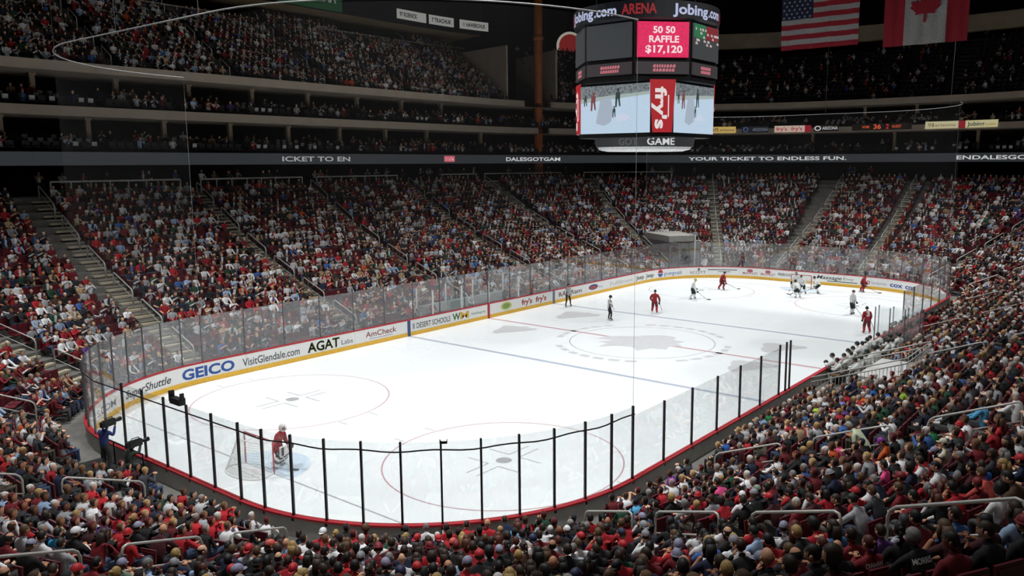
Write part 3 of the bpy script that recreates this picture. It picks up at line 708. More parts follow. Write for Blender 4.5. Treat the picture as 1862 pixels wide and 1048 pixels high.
for nm, x, y, c, hk, hc in (('MORRIS', 1690, 978, 'blk', 'curly', 'gr'), ('DIAMAN', 1600, 990, 'dred', 'bun', 'au')):
    q = min((q for q in free if id(q) not in TWO_NAMES and q['col'] != 'lean'), key=lambda q: (q['u']-x)**2+(q['v']-y)**2); TWO_NAMES[id(q)] = nm; q['col'] = (C_[c], CN[c]); q['hair'] = hk; q['hc'] = hc
for nq in [q for q in free if id(q) in TWO_NAMES]:      # nobody sits right behind the two lettered jerseys
    for q in SEATS:
        if id(q) not in TWO_NAMES and q['i'] > nq['i'] and abs(q['u']-nq['u']-10) < 52 and q['v'] > nq['v']+2 and q['dist'] < 12: q['col'] = 'empty'
near = sorted([q for q in SEATS if q['col'] != 'lean' and -8 < q['u'] < W+8 and q['v'] < H+12], key=lambda q: q['dist']-(3 if q['col'] else 0))
N_IND = 300
SECT = {}
def sect_name(k):
    return {'foreground right aisle': 'corner glass', 'foreground left aisle': 'goal-side glass', 'aisle behind the near goal': 'crew-side glass', 'right stand aisle by the bent glass': 'bent glass', 'tunnel aisle by the white bench': 'side glass', 'aisle beside the camera crew': 'far bend glass'}.get(aisle_name(AISLES[k]), 'rink glass')
SEAT_ME = {}
mb = MB()
for x in (-.24, .24): mb.box((x, 0, .34), (.03, .36, .04))
mb.box((0, .02, .42), (.44, .40, .05)); mb.box((0, .2, .41), (.42, .05, .06)); SEAT_ME['seat'] = mb.mesh('seat', M_SEAT)
mb = MB(); mb.box((0, -.235, .66), (.45, .04, .44), rot=Euler((R(-8), 0, 0)).to_matrix()); mb.box((0, -.262, .66), (.38, .02, .34), rot=Euler((R(-8), 0, 0)).to_matrix()); SEAT_ME['backrest'] = mb.mesh('backrest', M_SEAT)
mb = MB(); mb.box((-.255, -.08, .3), (.035, .34, .6)); mb.box((-.255, -.02, .62), (.05, .38, .035)); SEAT_ME['standard'] = mb.mesh('standard', M_BLACK)
def put_seat(q):
    e = empty('arena_seat', q['p'], q['rz']); tag(e, 'dark red folding seat, %s row above %s, %s from aisle' % (ordn(q['i']+1), sect_name(q['k']), ordn(q['n'])), 'seat', 'dark red folding seats in the nearest rows')
    for n, me in SEAT_ME.items(): link(n if n != 'standard' else 'side_standard', me, e)
    q['built'] = True
n_ind = 0; used_labels = set()
HTXT = dict(cap='capped', backcap='back-capped', beanie='beanie-wearing', bald='bald')
for q in near:
    if n_ind >= N_IND: break
    if q['col'] == 'empty': continue
    if q['col'] is None:
        if random.random() < .04: q['col'] = 'empty'; continue
        nm = pick(W_NEAR) if q['dist'] > 12 else random.choice(['black', 'black', 'charcoal', 'maroon', 'navy', 'dark red', 'black', 'white' if q['dist'] > 10 else 'maroon']); q['col'] = (PALETTE[nm][0], nm)
        q['hair'] = random.choices(['short', 'long', 'bun', 'curly', 'fringe', 'cap', 'backcap', 'beanie', 'bald'], [46, 16, 5, 5, 4, 13, 4, 3, 4])[0]
        q['hc'] = random.choice(['bk', 'br', 'br', 'lb', 'bl', 'gr', 'br', 'bk', 'br', 'bk', 'br', 'bk', 'lb', 'au', 'bk']) if q['hair'] not in ('cap', 'backcap', 'beanie') else random.choice(['red', 'blk', 'wht', 'gry', 'dred', 'lilac', 'navy'])
    me, pose = random.choice(BODY)
    rz = q['rz']+random.uniform(-.12, .12)
    o = link('person', me, None, q['p'], (0, 0, rz)); o['kind'] = 'thing'
    sc = random.uniform(.87, .97); wdt = random.uniform(.98, 1.16); o.scale = (sc*wdt, sc*random.uniform(.97, 1.1), sc)
    o.color = (*lin(q['col'][0]), 1)
    if q['hair'] in HTXT:
        hcol = C_.get(q['hc'], '222222'); hair_txt = (CN[q['hc']]+'-'+HTXT[q['hair']] if q['hair'] != 'bald' else 'bald')
    else: hcol, hair_txt = HN[q['hc']]
    dress(o, me, q['hair'], hcol)
    if 'hc' in q and q['hair'] != 'bald' and q['hair'] not in HTXT and q['hair'] == 'long': hair_txt = 'long-haired '+hair_txt.replace('-haired', '')
    where = sect_name(q['k'])
    lb = '%s person, %s top, %s row above %s, %s from aisle' % (hair_txt, q['col'][1], ordn(q['i']+1), where, ordn(q['n']))
    tag(o, lb, 'person', 'seated spectators in the nearest rows'); q['ind'] = o; n_ind += 1
    if id(q) in TWO_NAMES:
        bv = BVHTree.FromPolygons([v.co for v in me.vertices], [tuple(p.vertices) for p in me.polygons])
        mb = MB(); txt = TWO_NAMES[id(q)]
        def on_back(x, z):
            px = x-.16; h = bv.ray_cast(Vector((px, -1, z)), Vector((0, 1, 0)))[0]; return Vector((px, (h.y if h else -.16)-.008, z))
        text_on(mb, txt, on_back, .32, .93, 1.0, .02); mb.build('back_lettering', M_LETW, o)
        o['label'] = lb = '%s person in %s jersey with pale name lettering across the back' % (hair_txt, q['col'][1])
# individual seats: those under these people, and nearby empty ones
cnt = 0
for q in near:
    if cnt >= 300: break
    if q.get('ind') or q['col'] == 'empty': put_seat(q); cnt += 1
# the leaning man in the pale green shirt
def stand(lean=0., crouch=0., el=(.27, .05, 1.12), wr=(.26, .2, .92), el2=None, wr2=None, feet=((-.12, 0), (.12, 0)), knee=.06):
    h = .95-crouch; a = lean; up = lambda r: (0, math.sin(a)*r, h+math.cos(a)*r)
    J = {'pelvis': (0, 0, h), 'waist': up(.17), 'chest': up(.43), 'neck': up(.57), 'throat': (0, math.sin(a)*.60+.02, h+math.cos(a)*.63)}
    ex = lambda e: (e[0], e[1]*math.cos(a)+math.sin(a)*(e[2]-.95), h+math.cos(a)*(e[2]-.95)-e[1]*math.sin(a)*.6)
    for q, s, e, w, ft in (('L', -1, el, wr, feet[0]), ('R', 1, el2 or el, wr2 or wr, feet[1])):
        J['sh'+q] = ex((s*.2, 0, 1.44)); J['el'+q] = ex((s*e[0], e[1], e[2])); J['wr'+q] = ex((s*w[0], w[1], w[2]))
        J['hip'+q] = (s*.11, 0, h-.06); J['kn'+q] = ((s*.11+ft[0])/2, ft[1]*.5+knee+crouch*.9, .5-crouch*.25); J['an'+q] = (ft[0], ft[1], .11); J['toe'+q] = (ft[0]+s*.02, ft[1]+.15, .05)
    return J
me = human_mesh('person', stand(.85, .05, (.28, .16, 1.2), (.2, .4, 1.1)), PM, False, headpitch=-35)
o = link('person', me, None, lean_q['p'], (0, 0, lean_q['rz'])); o.color = (*lin('c3cdb0'), 1); dress(o, me, 'short', '9a9896')
tag(o, 'standing grey-haired person in pale green shirt bending forward beside the bent-glass aisle', 'person')

# ------------------------------------------------------------------ the rest of the crowd and of the seats, as two masses
for q in SEATS:
    if q.get('ind') or q['col'] in ('lean', 'empty'): continue
    if q['col'] is None:
        s = q['s']; left = s < CUM[1] or s > CUM[7]; far = CUM[1] <= s < CUM[4]
        occ = .90 if left else .86 if far else .97
        patch = math.sin(q['p'][0]*.9+q['i']*.8)*math.sin(q['p'][1]*.7-q['i']*1.1)
        if RNG.random() > occ+(.10 if patch < .3 else -.28): continue
        nm = pick(W_LEFT if left else W_FAR if far else W_NEAR); c = PALETTE[nm][0]
    else: c = q['col'][0]
    CROWD.append((*q['p'], q['rz']+RNG.normal(0, .15), 0, c))
# people standing along the top rails
for s in np.arange(-4, 60, .75):
    if RNG.random() < .45:
        p, t, nn = P(s, 21.0+RNG.uniform(0, 1.6)); CROWD.append((p.x, p.y, CONC_Z+.38, math.atan2(-nn.y, -nn.x)-PI/2+RNG.normal(0, .4), 0, PALETTE[pick(W_UP)][0]))
# suites and upper deck rows (the levels themselves are built below)
def frame_ok(x, y, z): return in_view((x, y, z+1), 100)
SUITE = [(11.9, [(21.75, 0), (22.65, .25), (23.55, .5)]), (14.9, [(21.75, 0), (22.65, .25), (23.55, .5)])]
SUITE_SEATS = []; CARDS = []
for z0, rows in SUITE:
    for d, dz in rows:
        s = -6.0
        while s < 84:
            s += .62/scale_at(s, d)
            p, t, nn = P(s, d); rz = math.atan2(-nn.y, -nn.x)-PI/2
            if not frame_ok(p.x, p.y, z0+dz) or (s % 5.6) < .5: continue
            SUITE_SEATS.append((p.x, p.y, z0+dz, rz))
            blk = math.sin(math.floor(s/5.6)*12.9898+z0)*43758.5; blk -= math.floor(blk)
            r = RNG.random()
            if r < .12+.5*blk: CROWD.append((p.x, p.y, z0+dz, rz+RNG.normal(0, .3), 1, PALETTE[pick(W_UP)][0]))
            elif blk < .42 and RNG.random() < .5: CARDS.append((p.x, p.y, z0+dz, rz))
UP_D, UP_Z, UP_T, UP_R, UP_N = 21.75, 17.65, .82, .53, 14
UP_SEATS = []
def up_gap(s): return 45.3 < s < 47.3
for i in range(UP_N):
    d = UP_D+UP_T*i; z = UP_Z+UP_R*i; s = -6.0
    while s < 84:
        s += .58/scale_at(s, d)
        if up_gap(s) or abs((s+3) % 9.2) < 1.1/scale_at(s, d): continue
        if i > 11 and (int((s+3)/9.2) % 2 == 0): continue
        p, t, nn = P(s, d); rz = math.atan2(-nn.y, -nn.x)-PI/2
        if not frame_ok(p.x, p.y, z): continue
        UP_SEATS.append((p.x, p.y, z, rz))
        occ = .93 if s < 46 else .5 if s < 52 else .2  # far deck kept sparse so its dark empty seats stand in for dim light
        if RNG.random() < occ: CROWD.append((p.x, p.y, z, rz+RNG.normal(0, .2), 1, PALETTE[pick(W_UP)][0]))

def tri_mesh(name, V, F, FC, m, colour=True):
    me = bpy.data.meshes.new(name); nv, nf = len(V), len(F)
    me.vertices.add(nv); me.vertices.foreach_set('co', V.astype(np.float32).ravel())
    me.loops.add(nf*3); me.loops.foreach_set('vertex_index', F.astype(np.int32).ravel())
    me.polygons.add(nf); me.polygons.foreach_set('loop_start', np.arange(0, nf*3, 3, dtype=np.int32))
    me.polygons.foreach_set('use_smooth', np.ones(nf, bool))
    if colour:
        a = me.attributes.new('Col', 'FLOAT_COLOR', 'FACE'); a.data.foreach_set('color', np.c_[FC, np.ones(nf)].astype(np.float32).ravel())
    me.materials.append(m); me.update(calc_edges=True); me.validate(); return me
def attr_mat(name):
    m = bpy.data.materials.new(name); m.use_nodes = True; nt = m.node_tree; b = nt.nodes['Principled BSDF']; b.inputs['Roughness'].default_value = .85
    at_ = nt.nodes.new('ShaderNodeAttribute'); at_.attribute_name = 'Col'; nt.links.new(at_.outputs['Color'], b.inputs['Base Color']); return m
AV, AF, AC = [], [], []; off = 0
PANTS = [lin(c) for c in ('1c2330', '2a3a55', '121214', '3a3a3c', '33415e', '4a4238')]
for x, y, z, rz, far, c in CROWD:
    T = T_FAR if far else T_MID
    v, f, cid = T[RNG.integers(len(T))]
    ca, sa = math.cos(rz), math.sin(rz); sc = RNG.uniform(.88, 1.0)
    vv = v*sc; AV.append(np.c_[vv[:, 0]*ca-vv[:, 1]*sa+x, vv[:, 0]*sa+vv[:, 1]*ca+y, vv[:, 2]+z])
    AF.append(f+off); off += len(v)
    pal = np.array([lin(c), SKINC[RNG.integers(5)], HAIRC[RNG.integers(len(HAIRC))], PANTS[RNG.integers(6)]]); jit = RNG.uniform(.65, 1.15); pal[0] *= jit; b0 = pal[0]; r = RNG.random()
    acc = np.array(lin(PALETTE[pick()][0])); wh = np.array([.55, .55, .56])
    if r < .30: ex = (b0, b0, b0*.8)                       # plain
    elif r < .55: ex = (b0, acc, acc*.7)                   # open jacket over another colour
    elif r < .75: ex = (wh if b0.mean() < .3 else acc, b0, wh if b0.mean() < .3 else acc)   # banded jersey
    elif r < .88: ex = (pal[1], b0, b0)                    # short sleeves
    else: ex = (b0, wh, b0)                                # big pale crest
    pal = np.vstack([pal, *[np.clip(q, 0, .85) for q in ex]]); AC.append(pal[cid])
tag(link('crowd', tri_mesh('crowd', np.concatenate(AV), np.concatenate(AF), np.concatenate(AC), attr_mat('crowd_clothes'))), 'dense crowd of seated spectators filling the farther stands and upper decks', 'crowd', kind='stuff')
def seat_mass(name, pts, m, label):
    mb = MB(); mb.box((0, .02, .42), (.46, .40, .05)); mb.box((0, -.24, .66), (.46, .05, .44))
    v = np.array(mb.v); f = np.array([t for q in mb.f for t in ((q[0], q[1], q[2]), (q[0], q[2], q[3]))]); VV, FF = [], []; o = 0
    for x, y, z, rz in pts:
        ca, sa = math.cos(rz), math.sin(rz); VV.append(np.c_[v[:, 0]*ca-v[:, 1]*sa+x, v[:, 0]*sa+v[:, 1]*ca+y, v[:, 2]+z]); FF.append(f+o); o += len(v)
    me = tri_mesh(name, np.concatenate(VV), np.concatenate(FF), None, m, False); me.polygons.foreach_set('use_smooth', np.zeros(len(me.polygons), bool))
    tag(link(name, me), label, 'seats', kind='stuff')
seat_mass('bowl_seats', [(*q['p'], q['rz']) for q in SEATS if not q.get('built')], M_SEAT, 'rows of dark red seats through the lower bowl')
seat_mass('upper_seats', SUITE_SEATS+UP_SEATS, M_SEATD, 'rows of dark seats in the suites and upper deck')
mb = MB()
for x, y, z, rz in CARDS:
    r = Euler((R(-8), 0, rz)).to_matrix(); mb.box(Vector((x, y, z+.68))+r @ Vector((0, -.20, 0)), (.34, .015, .3), rot=r)
if CARDS: tag(mb.build('seat_towels', mat('towel_white', 'd0d0d0', .8)), 'white towels laid over empty suite seats', 'towels', kind='stuff')

# ------------------------------------------------------------------ aisle handrails (rounded steel pipe with a middle rail)
def handrail(s, a, b, lab, k):
    p0 = at(s, drow(a), zrow(a)); p1 = at(s, drow(b), zrow(b))
    e = empty('aisle_handrail', tuple(p0)); tag(e, lab, 'handrail', 'steel aisle handrails')
    h = 1.08 if s > CUM[4] else .92; up = Vector((0, 0, 1)); dv = (p1-p0); L_ = dv.length; t = dv/L_
    q0, q1 = p0+up*h, p1+up*h; r = .16
    path = [p0, p0+up*(h-r), p0+up*(h-.05)+t*.05, q0+t*r, q1-t*r, p1+up*(h-.05)-t*.05, p1+up*(h-r), p1]
    mb = MB(); mb.tube(path, .03 if s > CUM[4] else .04, 8); mb.build('top_rail', M_STEEL, e, True, tuple(p0))
    mb = MB(); mb.tube([p0+up*h*.5, p1+up*h*.5], .02, 6); mb.build('mid_rail', M_STEEL, e, True, tuple(p0))
    for f in (0, 1):
        c = p0+dv*f; mb = MB(); mb.tube([c, c+up*.02], .06, 10); mb.build('base_flange', M_STEEL, e, False, tuple(p0))
for s in AISLES:
    for k in range(6):
        a = 1+4*k; b = a+2.8
        if b > NR: break
        pa, pb = at(s, drow(a), zrow(a)+.9), at(s, drow(b), zrow(b)+.9)
        if not (in_view(pa, 0) or in_view(pb, 0)): continue
        if (pa-CAM_P).length < 5.5 or (pb-CAM_P).length < 5.5: continue
        handrail(s, a, b, 'steel handrail, %s up from the ice in the %s' % (ordn(k+1), aisle_name(s)), k)
# top rails of the long stand: framed panels between the aisles
def top_rail(s0, s1, lab):
    z0 = CONC_Z+.05; d = 20.15; e = empty('platform_rail', tuple(at(s0, d, z0))); og = tuple(e.location); tag(e, lab, 'railing', 'framed rails along the top of the lower bowl')
    n = max(3, round((s1-s0)/1.25))
    for z in (z0+.12, z0+.95):
        mb = MB(); mb.tube([at(s, d, z) for s in stations(s0, s1, .8)], .07, 6); mb.build('rail', M_STEEL, e, False, og)
    for k in range(n+1):
        s = s0+(s1-s0)*k/n; mb = MB(); mb.tube([at(s, d, z0), at(s, d, z0+.95)], .055, 6); mb.build('post', M_STEEL, e, False, og)
for k, (s0, s1) in enumerate(((-6, -1.2), (1.3, 10.2), (11.8, 20.9), (22.4, 31.6), (37.5, 42.6), (43.9, 47.2), (48.1, 51.4))):
    top_rail(s0, s1, 'framed steel rail at the top of the lower stand, %s from the left' % ordn(k+1))

# ------------------------------------------------------------------ upper levels
S0, S1 = -9.0, 88.0
def struct(name, mb, m, lab, cat): return tag(mb.build(name, m), lab, cat, kind='structure')
mb = MB(); sweep(mb, [(21.3, 11.1), (29.8, 11.1)], S0, S1); sweep(mb, [(29.8, CONC_Z), (29.8, 11.1)], S0, S1); struct('wall_concourse', mb, M_DARK, 'dark concourse behind the lower stand', 'concourse')
for z0, nm in ((11.9, 'lower'), (14.9, 'upper')):
    mb = MB(); sweep(mb, [(21.3, z0), (22.2, z0), (22.2, z0+.25), (23.1, z0+.25), (23.1, z0+.5), (24.1, z0+.5), (24.1, z0+1.15), (24.3, z0+1.15), (24.3, z0+.5), (27.5, z0+.5), (27.5, z0+3)], S0, S1)
    struct('floor_suite_'+nm, mb, mat('suite_dark', '241d18', .8), 'dark terraced floor of the %s suite level' % nm, 'suite')
mb = MB(); sweep(mb, rect(20.95, 21.3, 14.45, 15.1), S0, 46.45, closed=True, caps=True); sweep(mb, rect(20.95, 21.3, 14.45, 15.1), 46.9, S1, closed=True, caps=True); sweep(mb, [(21.3, 14.5), (27.5, 14.5)], S0, S1)
struct('trim_1', mb, M_BEIGE, 'pale concrete band between the two suite levels', 'concrete band')
mb = MB(); sweep(mb, rect(20.95, 21.3, 17.4, 18.05), S0, 45.9, closed=True, caps=True); sweep(mb, rect(20.95, 21.3, 17.4, 18.05), 46.95, S1, closed=True, caps=True); sweep(mb, [(21.3, 17.42), (27.5, 17.42)], S0, S1)
struct('trim_2', mb, M_BEIGE, 'pale concrete front edge of the upper deck', 'concrete band')
prof = [(21.3, UP_Z)]
for i in range(UP_N): prof += [(UP_D+UP_T*i+.5, UP_Z+UP_R*i), (UP_D+UP_T*i+.5, UP_Z+UP_R*(i+1))]
prof += [(44, UP_Z+UP_R*UP_N)]
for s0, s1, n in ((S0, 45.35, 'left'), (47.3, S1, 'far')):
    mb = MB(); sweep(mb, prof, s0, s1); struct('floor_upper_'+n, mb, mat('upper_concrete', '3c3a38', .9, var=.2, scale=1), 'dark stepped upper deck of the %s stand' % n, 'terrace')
# closing walls at the gap in the upper deck
for s, n in ((45.4, 'left'), (47.3, 'far')):
    mb = MB(); pts = [at(s, d, z) for d, z in [(24, UP_Z), (30, UP_Z+5.6), (30, 24.4), (40, 25.6), (40, UP_Z)]]; pts = [at(s, 22, UP_Z), at(s, 26.5, UP_Z+6.2), at(s, 32, UP_Z+8.2), at(s, 32, UP_Z)]
    t = P(s, 25)[1]; mb.prism([(0, 0), (1, 0), (1, 1), (0, 1)], pts[0], pts[3]-pts[0], Vector((0, 0, 6.4)), t, .25)
    struct('wall_end_'+n, mb, M_BEIGE, 'pale end wall of the %s upper deck beside the column' % n, 'wall')
mb = MB(); sweep(mb, [(30, 26.2), (44, 26.3)], S0, 46); struct('ceiling_soffit', mb, M_SOFF, 'tan underside of the top level above the left upper deck', 'soffit')
mb = MB(); sweep(mb, [(30, 26.2), (30, 30.5)], S0, 46); struct('wall_fascia', mb, M_DARK, 'black front wall of the top level on the left', 'fascia')
mb = MB(); sweep(mb, rect(30, 31, 25.6, 27.4), 53, S1, closed=True, caps=True); struct('trim_3', mb, mat('arc_beige', '9a8c74', .8, var=.15, scale=.4), 'curved tan beam above the far upper deck', 'beam')
mb = MB(); sweep(mb, [(45, 10), (45, 42)], S0-4, S1+4); struct('wall_back', mb, M_DARK, 'black outer wall of the arena', 'wall')
mb = MB(); mb.add([(-95, -75, 41), (95, -75, 41), (95, 75, 41), (-95, 75, 41)], [(0, 1, 2, 3)]); struct('ceiling', mb, M_DARK, 'black arena roof', 'roof')
# suite columns
colm = mat('column_tan', 'a3937c', .8, var=.08)
for z0, z1, off_, nm in ((12.4, 14.5, 0, 'lower'), (15.4, 17.42, 2.2, 'upper')):
    k = 0
    for s in np.arange(-5.6, 80, 5.6):
        p, t, n = P(s+off_, 24.0)
        if not in_view((p.x, p.y, z0), 40): continue
        k += 1; rot = Matrix.Rotation(math.atan2(t.y, t.x), 3, 'Z'); mb = MB(); mb.box((0, 0, (z1-z0)/2), (.32, .32, z1-z0), rot=rot); mb.box((0, 0, z1-z0-.08), (.44, .44, .16), rot=rot); mb.box((0, 0, .08), (.4, .4, .16), rot=rot)
        o = mb.build('suite_column', colm); o.location = (p.x, p.y, z0); tag(o, 'tan square column, %s along the %s suite level' % (ordn(k), nm), 'column', 'suite level columns', 'structure')
# big orange-brown roof column
mb = MB(); pc = at(46.72, 22.4, 0); mb.tube([(pc.x, pc.y, CONC_Z), (pc.x, pc.y, 41)], .5, 20); mb.tube([(pc.x, pc.y, 17.3), (pc.x, pc.y, 17.9)], .6, 20); mb.tube([(pc.x, pc.y, 25), (pc.x, pc.y, 25.5)], .6, 20)
o = mb.build('roof_column', mat('rust_orange', 'a85a26', .6, var=.15, scale=1), None, True); tag(o, 'tall round rust-orange roof column at the far end of the left stand', 'column', kind='structure')
# LED ribbon
rib = tag(empty('ribbon_board', tuple(at(20, 21, 11.1))), 'dark grey LED ribbon board running round the bowl with pale lettering', 'LED board'); og = tuple(rib.location)
for k, s0 in enumerate(np.arange(S0, S1, 4.85)):
    mb = MB(); sweep(mb, rect(20.95, 21.28, 11.12, 12.03), s0+.01, s0+4.84, .25, closed=True, caps=True); mb.build('led_panel', glow('led_dark', '2b2e31', .9), rib, origin=og)
def ribbon_text(txt, s0, s1, col='d8dadb', z0=11.38, z1=11.78, bold=.02, e=.75):
    mb = MB(); text_on(mb, txt, lambda x, z: at(s0+x, 20.92, z), s1-s0, z0, z1, bold); mb.build('led_lettering', glow('led_'+col, col, e), rib, origin=og)
def s_at(u, v, z, d, lo=-9, hi=90):
    best = (1e9, 0)
    for s in np.arange(lo, hi, .1):
        q = proj(at(s, d, z)); e = (q[0]-u)**2+.1*(q[1]-v)**2
        if e < best[0]: best = (e, s)
    return best[1]
for txt, u0, u1, col in (('ICKET TO EN', 513, 637, 'a9acae'), ('DALESGOTGAM', 920, 1020, 'd8dadb'), ('YOUR TICKET TO ENDLESS FUN.', 1251, 1537, 'd8dadb'), ('ENDALESGOT', 1741, 1880, 'd8dadb')):
    ribbon_text(txt, s_at(u0, 289, 11.58, 20.93), s_at(u1, 289, 11.58, 20.93), col)
s0 = s_at(808, 289, 11.58, 20.93); mb = MB(); sweep(mb, rect(20.92, 20.95, 11.3, 11.9), s0, s0+1.5, closed=True, caps=True); mb.build('led_logo', glow('led_pink', 'd86a78', .7), rib, origin=og)
ribbon_text("fry's", s0+.15, s0+1.35, 'e8d0d0', 11.45, 11.75, .02, .9)
# lit advertising signs along the far suite front
def sign(u0, u1, base, txts, lab, e=.6):
    a, b = s_at(u0, 236, 14.98, 20.9), s_at(u1, 236, 14.98, 20.9); o0 = tag(empty('suite_front_sign', tuple(at((a+b)/2, 20.9, 14.6))), lab, 'sign', 'signs along the far suite front'); og = tuple(o0.location)
    mb = MB(); sweep(mb, rect(20.80, 20.95, 14.62, 15.36), a, b, .25, closed=True, caps=True); mb.build('sign_face', glow('sg_'+base, base, e), o0, origin=og)
    for txt, f0, f1, col, z0, z1 in txts:
        mb = MB(); text_on(mb, txt, lambda x, z: at(a+(b-a)*f0+x, 20.78, z), (b-a)*(f1-f0), z0, z1, .02); mb.build('sign_lettering', glow('sgt_'+col, col, .7), o0, origin=og)
sign(1291, 1339, 'd9b96a', [('APS', .08, .35, '6a4a20', 14.8, 15.2), ('arizona', .4, .95, '7a5a30', 14.85, 15.1)], 'yellow lit sign beside the scoreboard on the far suite front')
sign(1346, 1400, '15181f', [('ARIZONA', .4, .98, '6a7280', 14.8, 15.15), ('O', .05, .25, '4a5a8a', 14.7, 15.28)], 'black sign with round blue emblem and grey letters on the far suite front')
sign(1407, 1462, 'd8c0b0', [("fry's", .06, .42, 'b03040', 14.8, 15.2), ("fry's", .55, .92, 'b03040', 14.8, 15.2)], 'pale sign with two red words on the far suite front')
sign(1465, 1474, 'a02030', [], 'small square red sign on the far suite front')
sign(1478, 1524, '14110f', [('O', .02, .3, 'd8d0d0', 14.72, 15.26), ('ARIZONA', .34, .98, 'c9c9c9', 14.82, 15.15)], 'black sign with pale oval emblem and white letters on the far suite front')
sign(1550, 1658, '120c0a', [('HOME', .18, .3, 'd0582c', 14.85, 15.12), ('36', .37, .5, 'e0603a', 14.75, 15.25), ('2', .58, .63, 'd03028', 14.75, 15.25), ('GUEST', .68, .84, 'd0582c', 14.85, 15.12)], 'black score strip with orange digits on the far suite front')
sign(1683, 1743, 'd6cfa6', [('FSN', .2, .5, '7a6a40', 14.8, 15.2), ('arizona', .52, .95, '8a7a50', 14.85, 15.1)], 'cream lit sign left of the small red box on the far suite front')
sign(1745, 1757, '9a2430', [], 'small red box sign between the two cream signs')
sign(1758, 1818, 'd8d0a0', [('Jobing', .06, .6, '3a3a40', 14.8, 15.2), ('.com', .6, .95, 'b0904a', 14.8, 15.1)], 'cream lit sign with dark lettering at the far right suite front')
# name banners and green banner on the left fascia
def banner(s0, s1, z0, z1, col, txt, tcol, lab, e=None):
    o0 = tag(empty('fascia_banner', tuple(at((s0+s1)/2, 29.9, z0))), lab, 'banner', 'banners on the left fascia'); og = tuple(o0.location)
    mb = MB(); sweep(mb, rect(29.86, 29.97, z0, z1), s0, s1, .25, closed=True, caps=True); mb.build('banner_face', glow('bn_'+col, col, e) if e else mat('bn_'+col, col, .7), o0, origin=og)  # banner face given a glow of its own
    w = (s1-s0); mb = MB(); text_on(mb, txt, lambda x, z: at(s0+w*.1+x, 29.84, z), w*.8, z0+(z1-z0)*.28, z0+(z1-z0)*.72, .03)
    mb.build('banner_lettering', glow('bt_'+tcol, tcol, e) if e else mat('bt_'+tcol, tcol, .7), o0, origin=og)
for u0, u1, txt in ((723, 776, '97 ROENICK'), (780, 828, '7 TKACHUK'), (834, 890, '11 HAWERCHUK')):
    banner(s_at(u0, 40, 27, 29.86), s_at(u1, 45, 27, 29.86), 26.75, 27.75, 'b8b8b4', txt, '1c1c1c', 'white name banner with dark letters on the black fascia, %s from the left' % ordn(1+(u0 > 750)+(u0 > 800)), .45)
a_, b_ = s_at(505, 5, 26.5, 29.86), s_at(622, 15, 26.5, 29.86)
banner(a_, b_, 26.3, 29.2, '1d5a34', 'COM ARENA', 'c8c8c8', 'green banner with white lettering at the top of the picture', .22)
# round red sign behind the scoreboard
s_ = s_at(1036, 70, 29, 40); p_, t_, n_ = P(s_, 40); zc = 27.2
mb = MB(); rs = tag(empty('round_sign', (p_.x, p_.y, zc)), 'round red sign with pale rim on the dark wall behind the scoreboard', 'sign')
for r_, m_, e_, nm in ((1.95, glow('rs_rim', 'c8c0b0', .5), 0, 'rim'), (1.6, glow('rs_red', '9a3030', .4), .06, 'face')):
    mb = MB(); mb.tube([Vector((0, 0, 0))-n_*e_, -n_*(e_+.08)], r_, 32); mb.build(nm, m_, rs)
# upper deck vomitory rails
for k, (u0, v0, u1, v1, i) in enumerate(((592, 62, 708, 80, 11.4), (722, 80, 842, 98, 11.4), (200, 15, 390, 35, 11.4))):
    d = UP_D+UP_T*i; z = UP_Z+UP_R*i+.05; a, b = s_at(u0, v0, z, d), s_at(u1, v1, z, d)
    e = tag(empty('upper_deck_rail', tuple(at(a, d, z))), 'framed rail and low wall across the upper deck, %s from the left' % ordn({2: 1, 0: 2, 1: 3}[k]), 'railing', 'upper deck rails'); og = tuple(e.location)
    mb = MB(); sweep(mb, rect(d-.1, d+.1, z-.6, z), a, b, closed=True, caps=True); mb.build('low_wall', mat('grey_wall', '5a5854', .8), e, origin=og)
    for zz in (z+.05, z+.95):
        mb = MB(); mb.tube([at(s, d, zz) for s in stations(a, b)], .05, 6); mb.build('rail', M_STEEL, e, origin=og)
    n = 8
    for q in range(n+1):
        mb = MB(); s = a+(b-a)*q/n; mb.tube([at(s, d, z), at(s, d, z+.95)], .04, 6); mb.build('post', M_STEEL, e, origin=og)

# short steel rails in the upper deck aisles
for j, sa in enumerate(np.arange(-3+9.2*0, 60, 9.2)):
    for k, i in enumerate((0.4, 3.4, 6.4, 9.4, 12.4)):
        if up_gap(sa): continue
        d = UP_D+UP_T*i; z = UP_Z+UP_R*i
        if not in_view(at(sa, d, z), -5): continue
        mb = MB(); a, b = at(sa+.55/scale_at(sa, d), d, z), at(sa+.55/scale_at(sa, d), d+UP_T*1.6, z+UP_R*1.6); up = Vector((0, 0, .95)); mb.tube([a, a+up, b+up, b], .045, 6)
        o = mb.build('upper_aisle_rail', M_STEEL, None, True, tuple(a)); o.location = a; tag(o, 'short steel rail, %s up the %s upper deck aisle from the left' % (ordn(k+1), ordn(j+1)), 'handrail', 'upper deck aisle rails')
